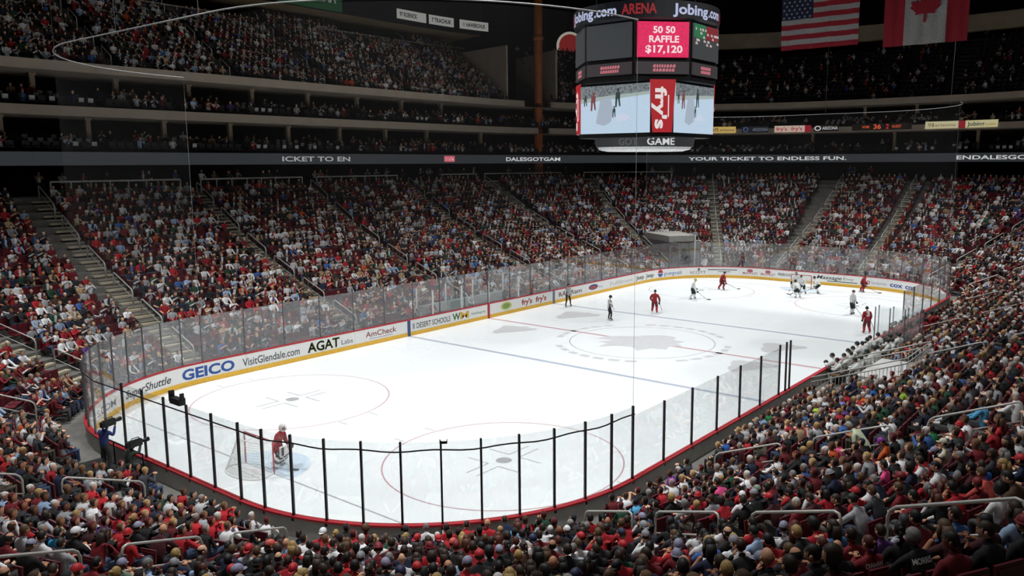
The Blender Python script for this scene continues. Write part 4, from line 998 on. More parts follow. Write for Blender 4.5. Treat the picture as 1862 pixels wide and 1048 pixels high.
# ------------------------------------------------------------------ hanging scoreboard
SB = tag(empty('scoreboard', (0, 0, 11.85)), 'eight-sided black video scoreboard hanging over centre ice with lit screens', 'scoreboard'); SBO = (0, 0, 11.85)
def sbp(name, mb, m, parent=None, smooth=False): return mb.build(name, m, parent or SB, smooth, SBO)
def frame(az):
    n = Vector((math.cos(R(az)), math.sin(R(az)), 0)); return n, Vector((-n.y, n.x, 0))
def face_panel(name, az, ap, w, z0, z1, m, inset=.0, th=.08, taper=0., parent=None):
    n, r = frame(az); mb = MB(); mb.prism([(-w/2+taper, 0), (w/2-taper, 0), (w/2, z1-z0), (-w/2, z1-z0)], n*(ap+inset)+Vector((0, 0, z0)), r, (0, 0, 1), n, th); return sbp(name, mb, m, parent)
def face_text(txt, az, ap, w, xc, z0, z1, m, bold=.02, name='screen_lettering', vert=False, parent=None):
    n, r = frame(az); mb = MB()
    if not vert: text_on(mb, txt, lambda x, z: n*ap+r*(xc-w/2+x)+Vector((0, 0, z)), w, z0, z1, bold)
    else: text_on(mb, txt, lambda x, z: n*ap+r*(xc+z)+Vector((0, 0, z1-x)), z1-z0, -w/2, w/2, bold)
    return sbp(name, mb, m, parent)
OCT = 4.25; AP = OCT*math.cos(PI/8); FW = 2*OCT*math.sin(PI/8)
mb = MB(); vs = [(OCT*1.0*math.cos(R(22.5+45*k))*.985, OCT*math.sin(R(22.5+45*k))*.985) for k in range(8)]
mb.prism(vs, (0, 0, 15.7), (1,0,0), (0,1,0), (0,0,1), 3.3); sbp('upper_body', mb, M_BLACK)
sq, ch = 3.43, 1.06
mb = MB(); poly = [(-sq, sq-ch), (-sq, -(sq-ch)), (-(sq-ch), -sq), (sq-ch, -sq), (sq, -(sq-ch)), (sq, sq-ch), (sq-ch, sq), (-(sq-ch), sq)]
top = [(x*.985, y*.985) for x, y in poly]; bot = [(x*.955, y*.955) for x, y in poly]
mb.add([(x, y, 12.62) for x, y in bot]+[(x, y, 15.75) for x, y in top], [tuple(range(8))[::-1], tuple(range(8, 16))]+[(i, (i+1) % 8, (i+1) % 8+8, i+8) for i in range(8)]); sbp('lower_body', mb, M_BLACK)
mb = MB(); mb.tube([(0, 0, 18.95), (0, 0, 19.05), (0, 0, 19.95), (0, 0, 20.0)], [4.1, 4.3, 4.3, 4.1], 48); sbp('name_ring', mb, glow('ring_led', '0e1018', .5))
RW, RB = glow('ring_white', 'b9c0e0', .85), glow('ring_red', '9a2a30', .7)
for k in range(4):
    a0 = 211-76+90*k+(6 if k else 0)
    for txt, f0, f1, m_ in (('Jobing', 0, 33, RW), ('.com', 34, 54, RW), ('ARENA', 58, 84, RB)):
        mb = MB(); w = R(f1-f0)*4.32
        def pl(x, z, a0=a0, f0=f0): g = R(a0+f0)+x/4.32; return Vector((4.32*math.cos(g), 4.32*math.sin(g), z))
        text_on(mb, txt, pl, w, 19.25, 19.78, .03); sbp('ring_lettering', mb, m_)
SCR = glow('screen_grey', '3d4043', .75); PINK = glow('screen_pink', 'd81f58', .95, .12); WTX = glow('screen_white', 'f2d8dc', 1.0)
for az in range(0, 360, 45):
    m_ = PINK if az == 225 else SCR
    ps = face_panel('upper_screen', az, AP, FW*.90 if az == 225 else FW*.93, 16.95, 18.85, m_)
    pq = face_panel('message_panel', az, AP-.02, FW*.93, 16.05, 16.72, glow('msg_grey', '3a3436', .75))
    if az in (135, 180, 225, 270):
        n, r = frame(az); mb = MB(); rr = random.Random(az)
        for row in (16.18, 16.40):
            x = -.55
            while x < .6:
                w = rr.uniform(.10, .17); mb.prism([(0, 0), (w, 0), (w, .17), (w*.4, .17), (0, .1)], n*(AP+.066)+r*x+Vector((0, 0, row)), r, (0, 0, 1), n, .01); x += w+.035
        sbp('message_segments', mb, glow('msg_pink', 'c8707c', .85), pq)
    if az == 225:
        face_text('50 50', az, AP+.09, 1.25, .05, 18.25, 18.6, WTX, .03, parent=ps); face_text('RAFFLE', az, AP+.09, 1.7, .05, 17.75, 18.1, WTX, .03, parent=ps); face_text('$17,120', az, AP+.09, 2.1, .05, 17.2, 17.58, WTX, .03, parent=ps)
    if az == 270:
        n, r = frame(az); mb = MB(); mb.prism([(0, 0), (1.4, 0), (1.4, .75), (0, .75)], n*(AP+.085)+r*(-1.5)+Vector((0, 0, 18.08)), r, (0,0,1), n, .01); sbp('green_block', mb, glow('scr_green', '2a7a50', .7), ps)
        mb = MB(); mb.prism([(0, 0), (1.5, 0), (1.5, .75), (0, .75)], n*(AP+.085)+r*(-.05)+Vector((0, 0, 18.08)), r, (0,0,1), n, .01); sbp('red_block', mb, glow('scr_red', '8a2430', .7), ps)
        mb = MB(); rr = random.Random(3)
        for q in range(22):
            x, z, w = rr.uniform(-1.5, 1.3), rr.choice((17.72, 17.9, 18.1, 18.3, 18.5)), rr.uniform(.12, .26); mb.prism([(0, 0), (w, 0), (w, .09), (w*.5, .14), (0, .12)], n*(AP+.098)+r*x+Vector((0, 0, z)), r, (0,0,1), n, .01)
        sbp('screen_segments', mb, glow('scr_seg', 'c8b8b8', .8), ps)
# video screens with the same play shown on each
VICE = glow('video_ice', 'b9cfe2', .95, .03); VCR = glow('video_crowd', '6f767a', .75, .55); VBD = glow('video_board', 'a9b8b4', .85); VRED = glow('video_red', '8a4a50', .7); VDK = glow('video_dark', '3a4a48', .7); VNET = glow('video_net', 'a9b6c6', .88); VCRE = glow('video_crease', 'c9d2e6', .95)
def video(az):
    n, r = frame(az); w = 2*(sq-ch)-.06; v = face_panel('video_screen', az, sq*.955+.02, w, 12.86, 15.58, VICE, th=.10)
    def bit(name, poly, m, e):
        mb = MB(); mb.prism(poly, n*(sq*.955+.12+e), r, (0,0,1), n, .006); return sbp(name, mb, m, v)
    bit('video_crowd', [(-w/2, 14.85), (-.3, 15.0), (w/2, 15.12), (w/2, 15.58), (-w/2, 15.58)], VCR, .0)
    bit('video_boards', [(-w/2, 14.62), (-.3, 14.78), (w/2, 14.95), (w/2, 15.12), (-.3, 15.0), (-w/2, 14.85)], VBD, .0)
    el = lambda cx, cz, a, b, t=0: [(cx+a*math.cos(2*PI*k/16)*math.cos(t)-b*math.sin(2*PI*k/16)*math.sin(t), cz+a*math.cos(2*PI*k/16)*math.sin(t)+b*math.sin(2*PI*k/16)*math.cos(t)) for k in range(16)]
    bit('video_crease', el(.55, 13.75, .5, .2), VCRE, .001); bit('video_net', [(-1.25, 13.45), (-.95, 14.75), (-.25, 14.95), (-.05, 14.2), (-.2, 13.5), (-.7, 13.3)], VNET, .002)
    for q, (cx, cz, m_) in enumerate(((-1.45, 14.6, VRED), (.25, 14.75, VDK), (.0, 14.0, VDK), (-2.0, 14.7, VDK))):
        sc = 1 if q < 2 else .6
        for a in ([(cx-.16*sc, cz+.05), (cx+.16*sc, cz+.02), (cx+.18*sc, cz+.38*sc), (cx+.05*sc, cz+.46*sc), (cx-.12*sc, cz+.4*sc)], [(cx-.15*sc, cz+.05), (cx-.02, cz+.05), (cx-.06*sc, cz-.42*sc), (cx-.17*sc, cz-.42*sc)], [(cx+.02, cz+.05), (cx+.15*sc, cz+.04), (cx+.2*sc, cz-.38*sc), (cx+.1*sc, cz-.38*sc)]): bit('video_player', a, m_, .004)
        bit('video_player_head', el(cx+.03*sc, cz+.55*sc, .09*sc, .1*sc), m_, .004)
for az in (0, 90, 180, 270): video(az)
FRED = glow('banner_red', 'b81a24', .75); FWH = glow('banner_white', 'e8dede', .9)
for az in (45, 135, 225, 315):
    ap = (2*sq-ch)/math.sqrt(2); b_ = face_panel('corner_banner', az, ap*.955+.12, ch*math.sqrt(2)*.98, 12.86, 15.75, FRED, taper=.18)
    face_text("fry's", az, ap*.955+.215, .62, -.1, 13.05, 15.35, FWH, .035, 'banner_lettering', True, b_)
    mb = MB(); n, r = frame(az); mb.prism([(.30, 13.7), (.36, 13.7), (.36, 14.9), (.30, 14.9)], n*(ap*.955+.205), r, (0,0,1), n, .01); sbp('banner_small_print', mb, FWH, b_)
mb = MB(); mb.tube([(0, 0, 12.12), (0, 0, 12.66)], [2.95, 3.05], 48); lr = sbp('lower_ring', mb, glow('low_led', '303336', .8))
for txt, g0, g1, col in (('GAME', 214, 246, 'd8d8da'), ('GOT', 182, 204, '55585b')):
    mb = MB(); text_on(mb, txt, lambda x, z: Vector((3.03*math.cos(R(g0)+x/3.03), 3.03*math.sin(R(g0)+x/3.03), z)), R(g1-g0)*3.03, 12.2, 12.6, .02); sbp('ring_lettering', mb, glow('lowt_'+col, col, .9), lr)
mb = MB(); mb.tube([(0, 0, 11.85), (0, 0, 11.95), (0, 0, 12.1)], [2.3, 2.75, 2.85], 48); sbp('bottom_rim', mb, mat('rim_white', 'e6e6e6', .5))
mb = MB()
for k in range(4):
    g = R(45+90*k); mb.tube([(3*math.cos(g), 3*math.sin(g), 20), (3.2*math.cos(g), 3.2*math.sin(g), 40.8)], .03, 6)
mb.box((0, 0, 20.6), (3.4, .5, .5)); mb.box((0, 0, 20.6), (.5, 3.4, .5)); sbp('hoist_cables', mb, M_ALU)

# ------------------------------------------------------------------ flags hung across the rink
def cloth(y0, y1, z0, z1, x, name, m, parent=None, dx=0, ny=28, nz=12):
    mb = MB(); vs = []
    for j in range(nz+1):
        for i in range(ny+1):
            y = y0+(y1-y0)*i/ny; z = z0+(z1-z0)*j/nz; vs.append((x+dx+.06*math.sin(y*3.1+z*.5)+.03*math.sin(y*7+1), y, z))
    fs = [(j*(ny+1)+i, j*(ny+1)+i+1, (j+1)*(ny+1)+i+1, (j+1)*(ny+1)+i) for j in range(nz) for i in range(ny)]
    mb.add(vs, fs); k = len(vs); mb.add([(a+.012, b, c) for a, b, c in vs], [f[::-1] for f in fs]); return mb.build(name, m, parent, True)
FX = 20.0
MR, MW, MBL = mat('flag_red', '9c1d2c', .8), mat('flag_white', 'a9a7a4', .8), mat('flag_blue', '20284a', .8)
f1 = tag(empty('flag', (0, 0, 0)), 'American flag with stars and stripes hanging from the roof', 'flag')
y0, y1, zb = -.24, -6.17, 19.8; fh = 4.9; sh = fh/13
for k in range(13):
    yy = y0 if k < 6 else y0-2.45
    cloth(yy, y1, zb+sh*k, zb+sh*(k+1), FX, 'stripe', MR if k % 2 == 0 else MW, f1, nz=2)
cloth(y0, y0-2.45, zb+sh*6, zb+fh, FX, 'canton', MBL, f1)
star = [((.115 if k % 2 == 0 else .046)*math.sin(PI*k/5), (.115 if k % 2 == 0 else .046)*math.cos(PI*k/5)) for k in range(10)]
for r_ in range(9):
    for c_ in range(6 if r_ % 2 == 0 else 5):
        yy = y0-.2-(c_+(0 if r_ % 2 == 0 else .5))*.41; zz = zb+sh*6+.15+r_*.29
        mb = MB(); mb.prism(star, (FX-.10, yy, zz), (0,-1,0), (0,0,1), (-1,0,0), .01); mb.build('star', MW, f1)
f2 = tag(empty('flag', (0, 0, 0)), 'Canadian flag with red maple leaf hanging from the roof', 'flag')
ya, yb, yc, yd, zb2 = -7.96, -9.36, -12.16, -13.56, 19.42
cloth(ya, yb, zb2, zb2+4.8, FX, 'red_band', MR, f2); cloth(yb, yc, zb2, zb2+4.8, FX, 'white_band', MW, f2); cloth(yc, yd, zb2, zb2+4.8, FX, 'red_band', MR, f2)
leaf_h = [(0, 1), (.14, .72), (.27, .78), (.22, .42), (.40, .58), (.44, .47), (.66, .50), (.60, .30), (.70, .24), (.42, .0), (.46, -.12), (.10, -.08), (.06, -.10), (.06, -.48), (0, -.48)]
leaf = leaf_h+[(-x, y) for x, y in leaf_h[::-1]][1:-1]
mb = MB(); mb.prism([(x*1.5, y*1.5) for x, y in leaf], (FX-.12, (yb+yc)/2, zb2+2.2), (0,-1,0), (0,0,1), (-1,0,0), .012); mb.build('maple_leaf', MR, f2)
for f_, ya_, yb_, zt in ((f1, y0, y1, zb+fh), (f2, ya, yd, zb2+4.8)):
    mb = MB(); mb.tube([(FX, ya_+.1, zt+.03), (FX, yb_-.1, zt+.03)], .04, 8); mb.build('flag_pole', M_ALU, f_)
    for yy in (ya_, yb_): mb = MB(); mb.tube([(FX, yy, zt), (FX, yy, 40.9)], .012, 5); mb.build('hanging_wire', M_ALU, f_)

for f_, L_ in ((f1, Vector((FX, (y0+y1)/2, zb))), (f2, Vector((FX, (ya+yd)/2, zb2)))):
    f_.location = L_
    for c_ in f_.children: c_.location = -L_
# ------------------------------------------------------------------ goals
def goal(x, sx, lab):
    g = tag(empty('hockey_goal', (x, 0, 0)), lab, 'goal'); hw = .915; hh = 1.22; b = -sx  # b points to the back of the goal
    gr = mat('goal_red', 'a8222a', .4)
    bk = -1.1 if sx > 0 else 1.1
    back = lambda y: bk*(1-(abs(y)/1.1)**4*.35)
    for yy in (-hw, hw): mb = MB(); mb.tube([(0, yy, 0), (0, yy, hh)], .032, 10); mb.build('post', gr, g, True)
    mb = MB(); mb.tube([(0, -hw, hh), (0, hw, hh)], .032, 10); mb.build('crossbar', gr, g, True)
    base = [(0, -hw, .03)]+[(bk*math.sin(PI*k/12)**.5 if 0 < k < 12 else 0, -1.12*math.cos(PI*k/12), .03) for k in range(1, 12)]+[(0, hw, .03)]
    mb = MB(); mb.tube(base, .03, 8); mb.build('base_frame', M_WHITE, g, True)
    topb = [(0, -hw, hh)]+[(bk*.48*math.sin(PI*k/12)**.5, -.85*math.cos(PI*k/12), hh-.02) for k in range(1, 12)]+[(0, hw, hh)]
    mb = MB(); mb.tube(topb, .022, 8); mb.build('top_frame', M_WHITE, g, True)
    mb = MB(); nm = M_LETW
    rs = lambda L, f: Vector(L[int(f*(len(L)-1))]).lerp(Vector(L[min(int(f*(len(L)-1))+1, len(L)-1)]), f*(len(L)-1)-int(f*(len(L)-1)))
    for k in range(49): f = k/48; mb.tube([rs(base, f), rs(topb, f)], .006, 3, cap=False)
    for k in range(1, 14): q = k/14; mb.tube([rs(base, f/24).lerp(rs(topb, f/24), q) for f in range(25)], .006, 3, cap=False)
    for k in range(1, 9): q = k/9; mb.tube([rs(topb, f/24).lerp(Vector((0, -hw+2*hw*f/24, hh)), q) for f in range(25)], .005, 3, cap=False)
    mb.build('net', nm, g)
    mb = MB(); mb.box((bk*.55, 0, .015), (.02, 1.9, .03)); mb.tube([(0, 0, hh), (bk*.45, 0, hh-.02)], .018, 6); mb.build('centre_brace', M_WHITE, g)
goal(-27.13, 1, 'hockey goal with white net nearest the camera'); goal(27.13, -1, 'distant hockey goal with white net at the far end')

# ------------------------------------------------------------------ players and officials
def stripe_mat():
    m = mat('referee_stripes', 'e4e4e4', .8); nt = m.node_tree; N = nt.nodes; L = nt.links; b = N['Principled BSDF']
    tc = N.new('ShaderNodeTexCoord'); sp = N.new('ShaderNodeSeparateXYZ'); mu = N.new('ShaderNodeMath'); mu.operation = 'MULTIPLY'; mu.inputs[1].default_value = 62
    si = N.new('ShaderNodeMath'); si.operation = 'SINE'; gt = N.new('ShaderNodeMath'); gt.operation = 'GREATER_THAN'; gt.inputs[1].default_value = 0
    mx = N.new('ShaderNodeMix'); mx.data_type = 'RGBA'; mx.inputs[6].default_value = (.8, .8, .8, 1); mx.inputs[7].default_value = (.012, .012, .014, 1)
    L.new(tc.outputs['Object'], sp.inputs[0]); L.new(sp.outputs[0], mu.inputs[0]); L.new(mu.outputs[0], si.inputs[0]); L.new(si.outputs[0], gt.inputs[0]); L.new(gt.outputs[0], mx.inputs[0]); L.new(mx.outputs[2], b.inputs['Base Color']); return m
M_REF = stripe_mat()
PAD_R = dict(pelvis=(.20,.18), waist=(.22,.17), chest=(.245,.18), neck=.09)
for q in 'LR': PAD_R.update({'sh'+q: .12, 'el'+q: .085, 'wr'+q: .06, 'hip'+q: .145, 'kn'+q: .11, 'an'+q: .075, 'toe'+q: .06})
BM = {('an'+q, 'toe'+q): 7 for q in 'LR'}; BM.update({('kn'+q, 'an'+q): 3 for q in 'LR'})
RED_KIT = [M_SKIN, mat('jersey_red', '8c1824', .8), mat('pants_red', '5e1119', .8), mat('socks_red', '9a2430', .8), M_EYE, M_LIP, mat('glove_dark', '2a1418', .7), mat('skate_black', '141416', .5)]
WHT_KIT = [M_SKIN, mat('jersey_white', 'd4d6d4', .8), mat('pants_dark', '18241f', .8), mat('socks_white', 'cfd1cf', .8), M_EYE, M_LIP, mat('glove_green', '1a2622', .7), mat('skate_black', '141416', .5)]
REF_KIT = [M_SKIN, M_REF, mat('ref_trousers', '101012', .8), mat('ref_trousers', '101012', .8), M_EYE, M_LIP, M_SKIN, mat('skate_black', '141416', .5)]
def helmet_mesh():
    mb = MB(); mb.ell((0, -.004, .02), (.102, .125, .135), 18, 12, 0, keep=lambda p: p.z > -.05 or (p.y < .1 and p.z > -.45)); mb.ell((0, .05, .0), (.098, .085, .07), 14, 8, 1, keep=lambda p: p.y > .3 and -.6 < p.z < .5)
    return mb.mesh('helmet', [M_HAIR, mat('visor', '8a9098', .2)], True)
HELM = helmet_mesh()
SKATE = MB().box((0, .06, .0), (.012, .30, .05)).box((0, .0, .03), (.03, .06, .05)).box((0, .13, .03), (.03, .06, .05)).mesh('skate_blade', M_STEEL)
def on_ice(name, lab, J, kit, pos, face, helm='141416', gloves=6, rad=PAD_R, hy=0, hp=0, grp=None, z=.0):
    zz = .04; J2 = {k: (p[0], p[1], p[2]+zz) for k, p in J.items()}
    me = human_mesh('person', J2, kit, True, rad, hy, hp, gloves=gloves, bone_mat=BM)
    o = link('person', me, None, (pos[0], pos[1], z), (0, 0, R(face-90))); tag(o, lab, 'person', grp)
    if helm:
        h = link('helmet', HELM, o, tuple(me['h']), (R(hp), 0, R(hy))); h.color = (*lin(helm), 1)
    if z < .3:
        for q in 'LR':
            a = J2['an'+q]; link('skate_blade', SKATE, o, (a[0], a[1]-.02, .027))
    return o, J2, me
def stick(o, J, tipdir, lab, hand='R', col='2a2a2c'):
    mw = Matrix.LocRotScale(o.location, o.rotation_euler, None)
    a = mw @ Vector(J['wrL']); b = mw @ Vector(J['wrR']); 
    top, low = (a, b) if hand == 'R' else (b, a)
    d = (low-top).normalized()
    f = mw.to_3x3() @ Vector((tipdir[0], tipdir[1], 0)); tip = Vector((o.location.x, o.location.y, 0))+f; tip.z = .05
    e = tag(empty('hockey_stick', tuple(tip)), lab, 'stick', 'hockey sticks'); og = tuple(tip)
    st = top+(top-tip).normalized()*.1
    mb = MB(); mb.tube([st, low, tip], .017, 6); mb.build('shaft', mat('stick_'+col, col, .5), e, False, og)
    bd = (f.normalized()+Vector((-f.y, f.x, 0)).normalized()*.6).normalized(); mb = MB(); mb.prism([(0, -.03), (.30, -.02), (.31, .045), (0, .05)], tip, bd, (0,0,1), Vector((-bd.y, bd.x, 0)), .015); mb.build('blade', mat('stick_blade', '1c1c1e', .5), e, False, og)
SK1 = stand(.55, .14, (.32, .12, 1.15), (.16, .42, 1.0), (.34, .18, 1.12), (.24, .50, .86), feet=((-.22, -.12), (.22, .14)))
SK2 = stand(.35, .10, (.34, .06, 1.15), (.22, .34, .98), (.36, .12, 1.12), (.30, .46, .84), feet=((-.20, .18), (.22, -.18)))
SK3 = stand(.75, .22, (.34, .16, 1.15), (.12, .46, 1.02), (.36, .24, 1.10), (.26, .56, .84), feet=((-.26, -.05), (.28, .1)))
UPR = stand(.08, .03, feet=((-.13, 0), (.15, .05)))
UPR2 = stand(.12, .02, (.28, -.05, 1.15), (.2, .14, 1.0), feet=((-.26, 0), (.24, .06)))
o, J, me = on_ice('person', 'linesman in striped shirt standing by the boards at the far blue line', UPR2, REF_KIT, (7.3, 11.2), 250, gloves=None, rad=None)
o, J, me = on_ice('person', 'referee in striped shirt and black trousers standing near centre ice', UPR, REF_KIT, (4.51, 5.45), 330, gloves=None, rad=None)
def skater(lab, J0, kit, pos, face, tip, helm, num=None, slab=None, hy=0):
    o, J, me = on_ice('person', lab, J0, kit, pos, face, helm, hy=hy, grp='skaters on the ice'); stick(o, J, tip, slab or 'hockey stick held by the '+' '.join(lab.split()[:5]))
    return o, me
skater('red skater upright just beyond the centre circle', SK2, RED_KIT, (9.03, 4.4), 20, (.35, 1.25), '1a1a1c', slab='stick of the red skater beyond the centre circle')
skater('white skater gliding nearest the far left corner boards', SK2, WHT_KIT, (16.31, 5.1), 300, (.5, 1.2), 'c8c060', slab='stick of the white skater near the far left corner')
skater('red skater bent low in front of the far end boards', SK1, RED_KIT, (22.2, 5.4), 320, (.3, 1.5), '1a1a1c', slab='stick of the red skater bent low by the far boards')
skater('white skater stretched low in front of the far goal', SK3, WHT_KIT, (22.1, -1.7), 60, (.3, 1.5), '18241f', slab='stick of the white skater stretched before the far goal')
skater('white skater battling at the far goal mouth', SK1, WHT_KIT, (24.4, -1.2), 170, (.3, 1.4), '18241f', slab='stick of the white skater at the far goal mouth')
skater('white skater leaning right of the far goal post', SK3, WHT_KIT, (25.3, -2.3), 100, (-.3, 1.4), '18241f', slab='stick of the white skater right of the far goal')
skater('red skater crouching beside the far boards right of the goal', SK1, RED_KIT, (28.3, -4.9), 280, (.3, 1.4), '1a1a1c', slab='stick of the red skater right of the far goal')
skater('white skater coasting between the far goal and the benches', UPR, WHT_KIT, (17.2, -7.6), 250, (.4, 1.3), '18241f', slab='stick of the white skater near the benches')
o, me = skater('red skater numbered 3 seen from behind by the benches', stand(.22, .06, feet=((-.2, 0), (.22, .05))), RED_KIT, (10.9, -10.6), 40, (.9, .9), '1a1a1c', slab='stick of the red number 3 skater')
bv = BVHTree.FromPolygons([v.co for v in me.vertices], [tuple(p.vertices) for p in me.polygons])
mb = MB()
def onb(x, z):
    h = bv.ray_cast(Vector((x-.11, -1, z)), Vector((0, 1, 0)))[0]; return Vector((x-.11, (h.y if h else -.2)-.01, z))
text_on(mb, '3', onb, .22, 1.18, 1.48, .05); mb.build('jersey_number', M_LETW, o)
# far goalkeeper and near goalkeeper
def keeper(lab, kit, pos, face, J0, helm, padcol, grp):
    o, J, me = on_ice('person', lab, J0, kit, pos, face, None, grp=grp)
    hc = Vector(me['h']); mb = MB(); mb.ell((0, 0, 0), (.115, .14, .16), 16, 12, 0, keep=lambda p: p.y < .55 or p.z > .45 or p.z < -.45)
    for x in (-.05, 0, .05): mb.tube([(x, .125, .07), (x, .15, 0), (x*.7, .13, -.1)], .006, 5, 1)
    for z in (-.05, 0, .05): mb.tube([(-.09, .1, z), (0, .15, z), (.09, .1, z)], .006, 5, 1)
    h = link('mask', mb.mesh('mask', [mat('mask_'+helm, helm, .4), M_STEEL], True), o, hc)
    pm = [mat('pad_white', 'dcdcda', .7), mat('pad_'+padcol, padcol, .7)]
    for q, s in (('L', -1), ('R', 1)):
        k, a = Vector(J['kn'+q]), Vector(J['an'+q]); up = k-a; mb = MB(); L_ = up.length; n = 5
        for j in range(n):
            c = a.lerp(k+up*.35, (j+.5)/n)+Vector((0, .06, 0)); mb.box(c, (.30, .23, L_*1.35/n*.96), 0 if j % 2 == 0 else 1, rot=Vector((0, 0, 1)).rotation_difference(up).to_matrix())
        mb.build('leg_pad', pm, o)
    w = Vector(J['wrL'])+Vector((0, .08, 0)); mb = MB(); mb.ell(w, (.15, .09, .16), 12, 8, 0); mb.ell(w+Vector((0, .05, 0)), (.10, .06, .11), 10, 6, 1); mb.build('catching_glove', pm, o, True)
    w = Vector(J['wrR'])+Vector((0, .1, 0)); mb = MB(); mb.box(w, (.21, .07, .38), 0); mb.box(w+Vector((0, .04, 0)), (.15, .02, .3), 1); mb.build('blocker', pm, o)
    return o, J
KP = stand(.42, .16, (.36, .1, 1.12), (.34, .36, .92), feet=((-.24, 0), (.24, 0)))
for q in (RED_KIT,): pass
o, J = keeper('goalkeeper in red jersey and white leg pads beside the near goal', RED_KIT, (-26.62, -.35), 296, KP, 'c8c4c4', '2a2a2c', None); stick(o, J, (.35, .75), 'goalkeeper stick by the near goal', col='d8d4cc')
o, J = keeper('goalkeeper in white jersey crouching in the far goal mouth', WHT_KIT, (25.9, -.1), 180, KP, '2a3a34', '1a2622', None); stick(o, J, (.35, .75), 'goalkeeper stick at the far goal', col='d8d4cc')
# players on the benches behind the right-hand boards
SIT_R = dict(PAD_R); k_ = 0
for kit, helm, s0, s1, nm in ((WHT_KIT, '1a2622', s_right(-4.6), s_right(3.2), 'white'), (RED_KIT, '1a1a1c', s_right(5.2), s_right(11.2), 'red')):
    me_ = [human_mesh('person', seated(.25, (.3, .2, .78), (.18, .42, .8)), kit, True, dict(PAD_R), headyaw=a, gloves=6, bone_mat=BM) for a in (-20, 25)]+[human_mesh('person', seated(.5, (.3, .3, .74), (.12, .5, .85)), kit, True, dict(PAD_R), headyaw=50, headpitch=-10, gloves=6, bone_mat=BM), human_mesh('person', seated(-.05, (.3, .1, .76), (.2, .36, .62)), kit, True, dict(PAD_R), headyaw=-45, gloves=6, bone_mat=BM)]
    n_ = 0
    for d_, dz_ in ((.75, 0.0), (1.75, .1)):
        row_n = 0
        for s in np.arange(min(s0, s1), max(s0, s1), .62):
            if RNG.random() < .22: continue
            row_n += 1; p, t, n = P(s+RNG.uniform(-.12, .12), d_+RNG.uniform(-.12, .12)); m_ = me_[RNG.integers(len(me_))]; n_ += 1
            o = link('person', m_, None, (p.x, p.y, zrow(0)+dz_), (0, 0, math.atan2(-n.y, -n.x)-PI/2+RNG.uniform(-.5, .5))); o.scale = [RNG.uniform(.92, 1.06)]*3; tag(o, 'helmeted player in %s jersey on the bench, %s row, %s from the far end' % (nm, 'front' if d_ < 1 else 'back', ordn(row_n)), 'person', nm+' players on the bench')
            h = link('helmet', HELM, o, tuple(m_['h']), (0, 0, R(m_['hy']))); h.color = (*lin(helm), 1)
    b0 = tag(empty('team_bench', tuple(at((s0+s1)/2, 1.2, zrow(0)))), 'long %s-team bench behind the low boards' % nm, 'bench'); og = tuple(b0.location)
    for d_ in (.75, 1.75):
        mb = MB(); a, b = min(s0, s1)-.3, max(s0, s1)+.2; sweep(mb, rect(d_-.16, d_+.2, zrow(0)+.5, zrow(0)+.56), a, b, closed=True, caps=True); mb.build('bench_top', mat('bench_wood', '6a5238', .6), b0, origin=og)
        for s in np.arange(a+.2, b, 2.5): mb = MB(); q = at(s, d_, zrow(0)+.25); mb.box(q, (.08, .3, .5)); mb.build('leg', M_BLACK, b0, origin=og)
# glass partition between the benches
pt = tag(empty('bench_partition', tuple(at(s_right(4.2), 0, 1.0))), 'glass partition with pale posts between the two benches', 'partition'); og = tuple(pt.location)
for k, s in enumerate((s_right(4.6), s_right(3.9))):
    for j in range(3):
        a, b = at(s, .1+.8*j, 1.1), at(s, .86+.8*j, 1.1); mb = MB(); mb.add([a, b, b+Vector((0, 0, 1.9)), a+Vector((0, 0, 1.9))]+[q+Vector((.012, 0, 0)) for q in (a, b, b+Vector((0, 0, 1.9)), a+Vector((0, 0, 1.9)))], [(0,1,2,3), (7,6,5,4), (0,4,5,1), (1,5,6,2), (2,6,7,3), (3,7,4,0)]); mb.build('glass_pane', M_GLASS, pt, origin=og)
    for j in range(4): q = at(s, .08+.8*j, 0); mb = MB(); mb.box(q+Vector((0, 0, 1.75)), (.05, .05, 2.6)); mb.build('post', M_ALU, pt, origin=og)
# penalty box and scorers' area behind the left boards
pb = tag(empty('penalty_box', tuple(at(s_left(0), 1.2, .45))), 'pale penalty box enclosure with glazed sides behind the left boards', 'penalty box'); og = tuple(pb.location)
for x in (-5.4, -2.6, 0.2, 3.6):
    for d_ in (.18, 1.75): mb = MB(); q = at(s_left(x), d_, 0); mb.box(q+Vector((0, 0, 1.55)), (.09, .09, 2.3)); mb.build('post', M_WHITE, pb, origin=og)
    a, b = at(s_left(x), .2, 1.1), at(s_left(x), 1.72, 1.1); mb = MB(); mb.add([a, b, b+Vector((0, 0, 1.5)), a+Vector((0, 0, 1.5))]+[q+Vector((.012, 0, 0)) for q in (a, b, b+Vector((0, 0, 1.5)), a+Vector((0, 0, 1.5)))], [(0,1,2,3), (7,6,5,4), (0,4,5,1), (1,5,6,2), (2,6,7,3), (3,7,4,0)]); mb.build('glass_pane', M_GLASS, pb, origin=og)
for x0, x1, col in ((-5.3, -2.7, 'cfd2d2'), (-2.5, .1, 'b9cfc9'), (.3, 3.5, 'd4d6d4')):
    mb = MB(); sweep(mb, rect(1.7, 1.8, .5, 1.45), s_left(x0), s_left(x1), closed=True, caps=True); mb.build('back_panel', mat('pbox_'+col, col, .6), pb, origin=og)
mb = MB(); sweep(mb, rect(1.66, 1.7, .8, 1.35), s_left(-2.2), s_left(-1.2), closed=True, caps=True); mb.build('teal_panel', mat('pbox_teal', '3f8f86', .6), pb, origin=og)
mb = MB(); sweep(mb, rect(.9, 1.3, .9, .95), s_left(-5.3), s_left(3.5), closed=True, caps=True); mb.build('bench_top', M_ALU, pb, origin=og)
me = human_mesh('person', seated(.1), PM, True)
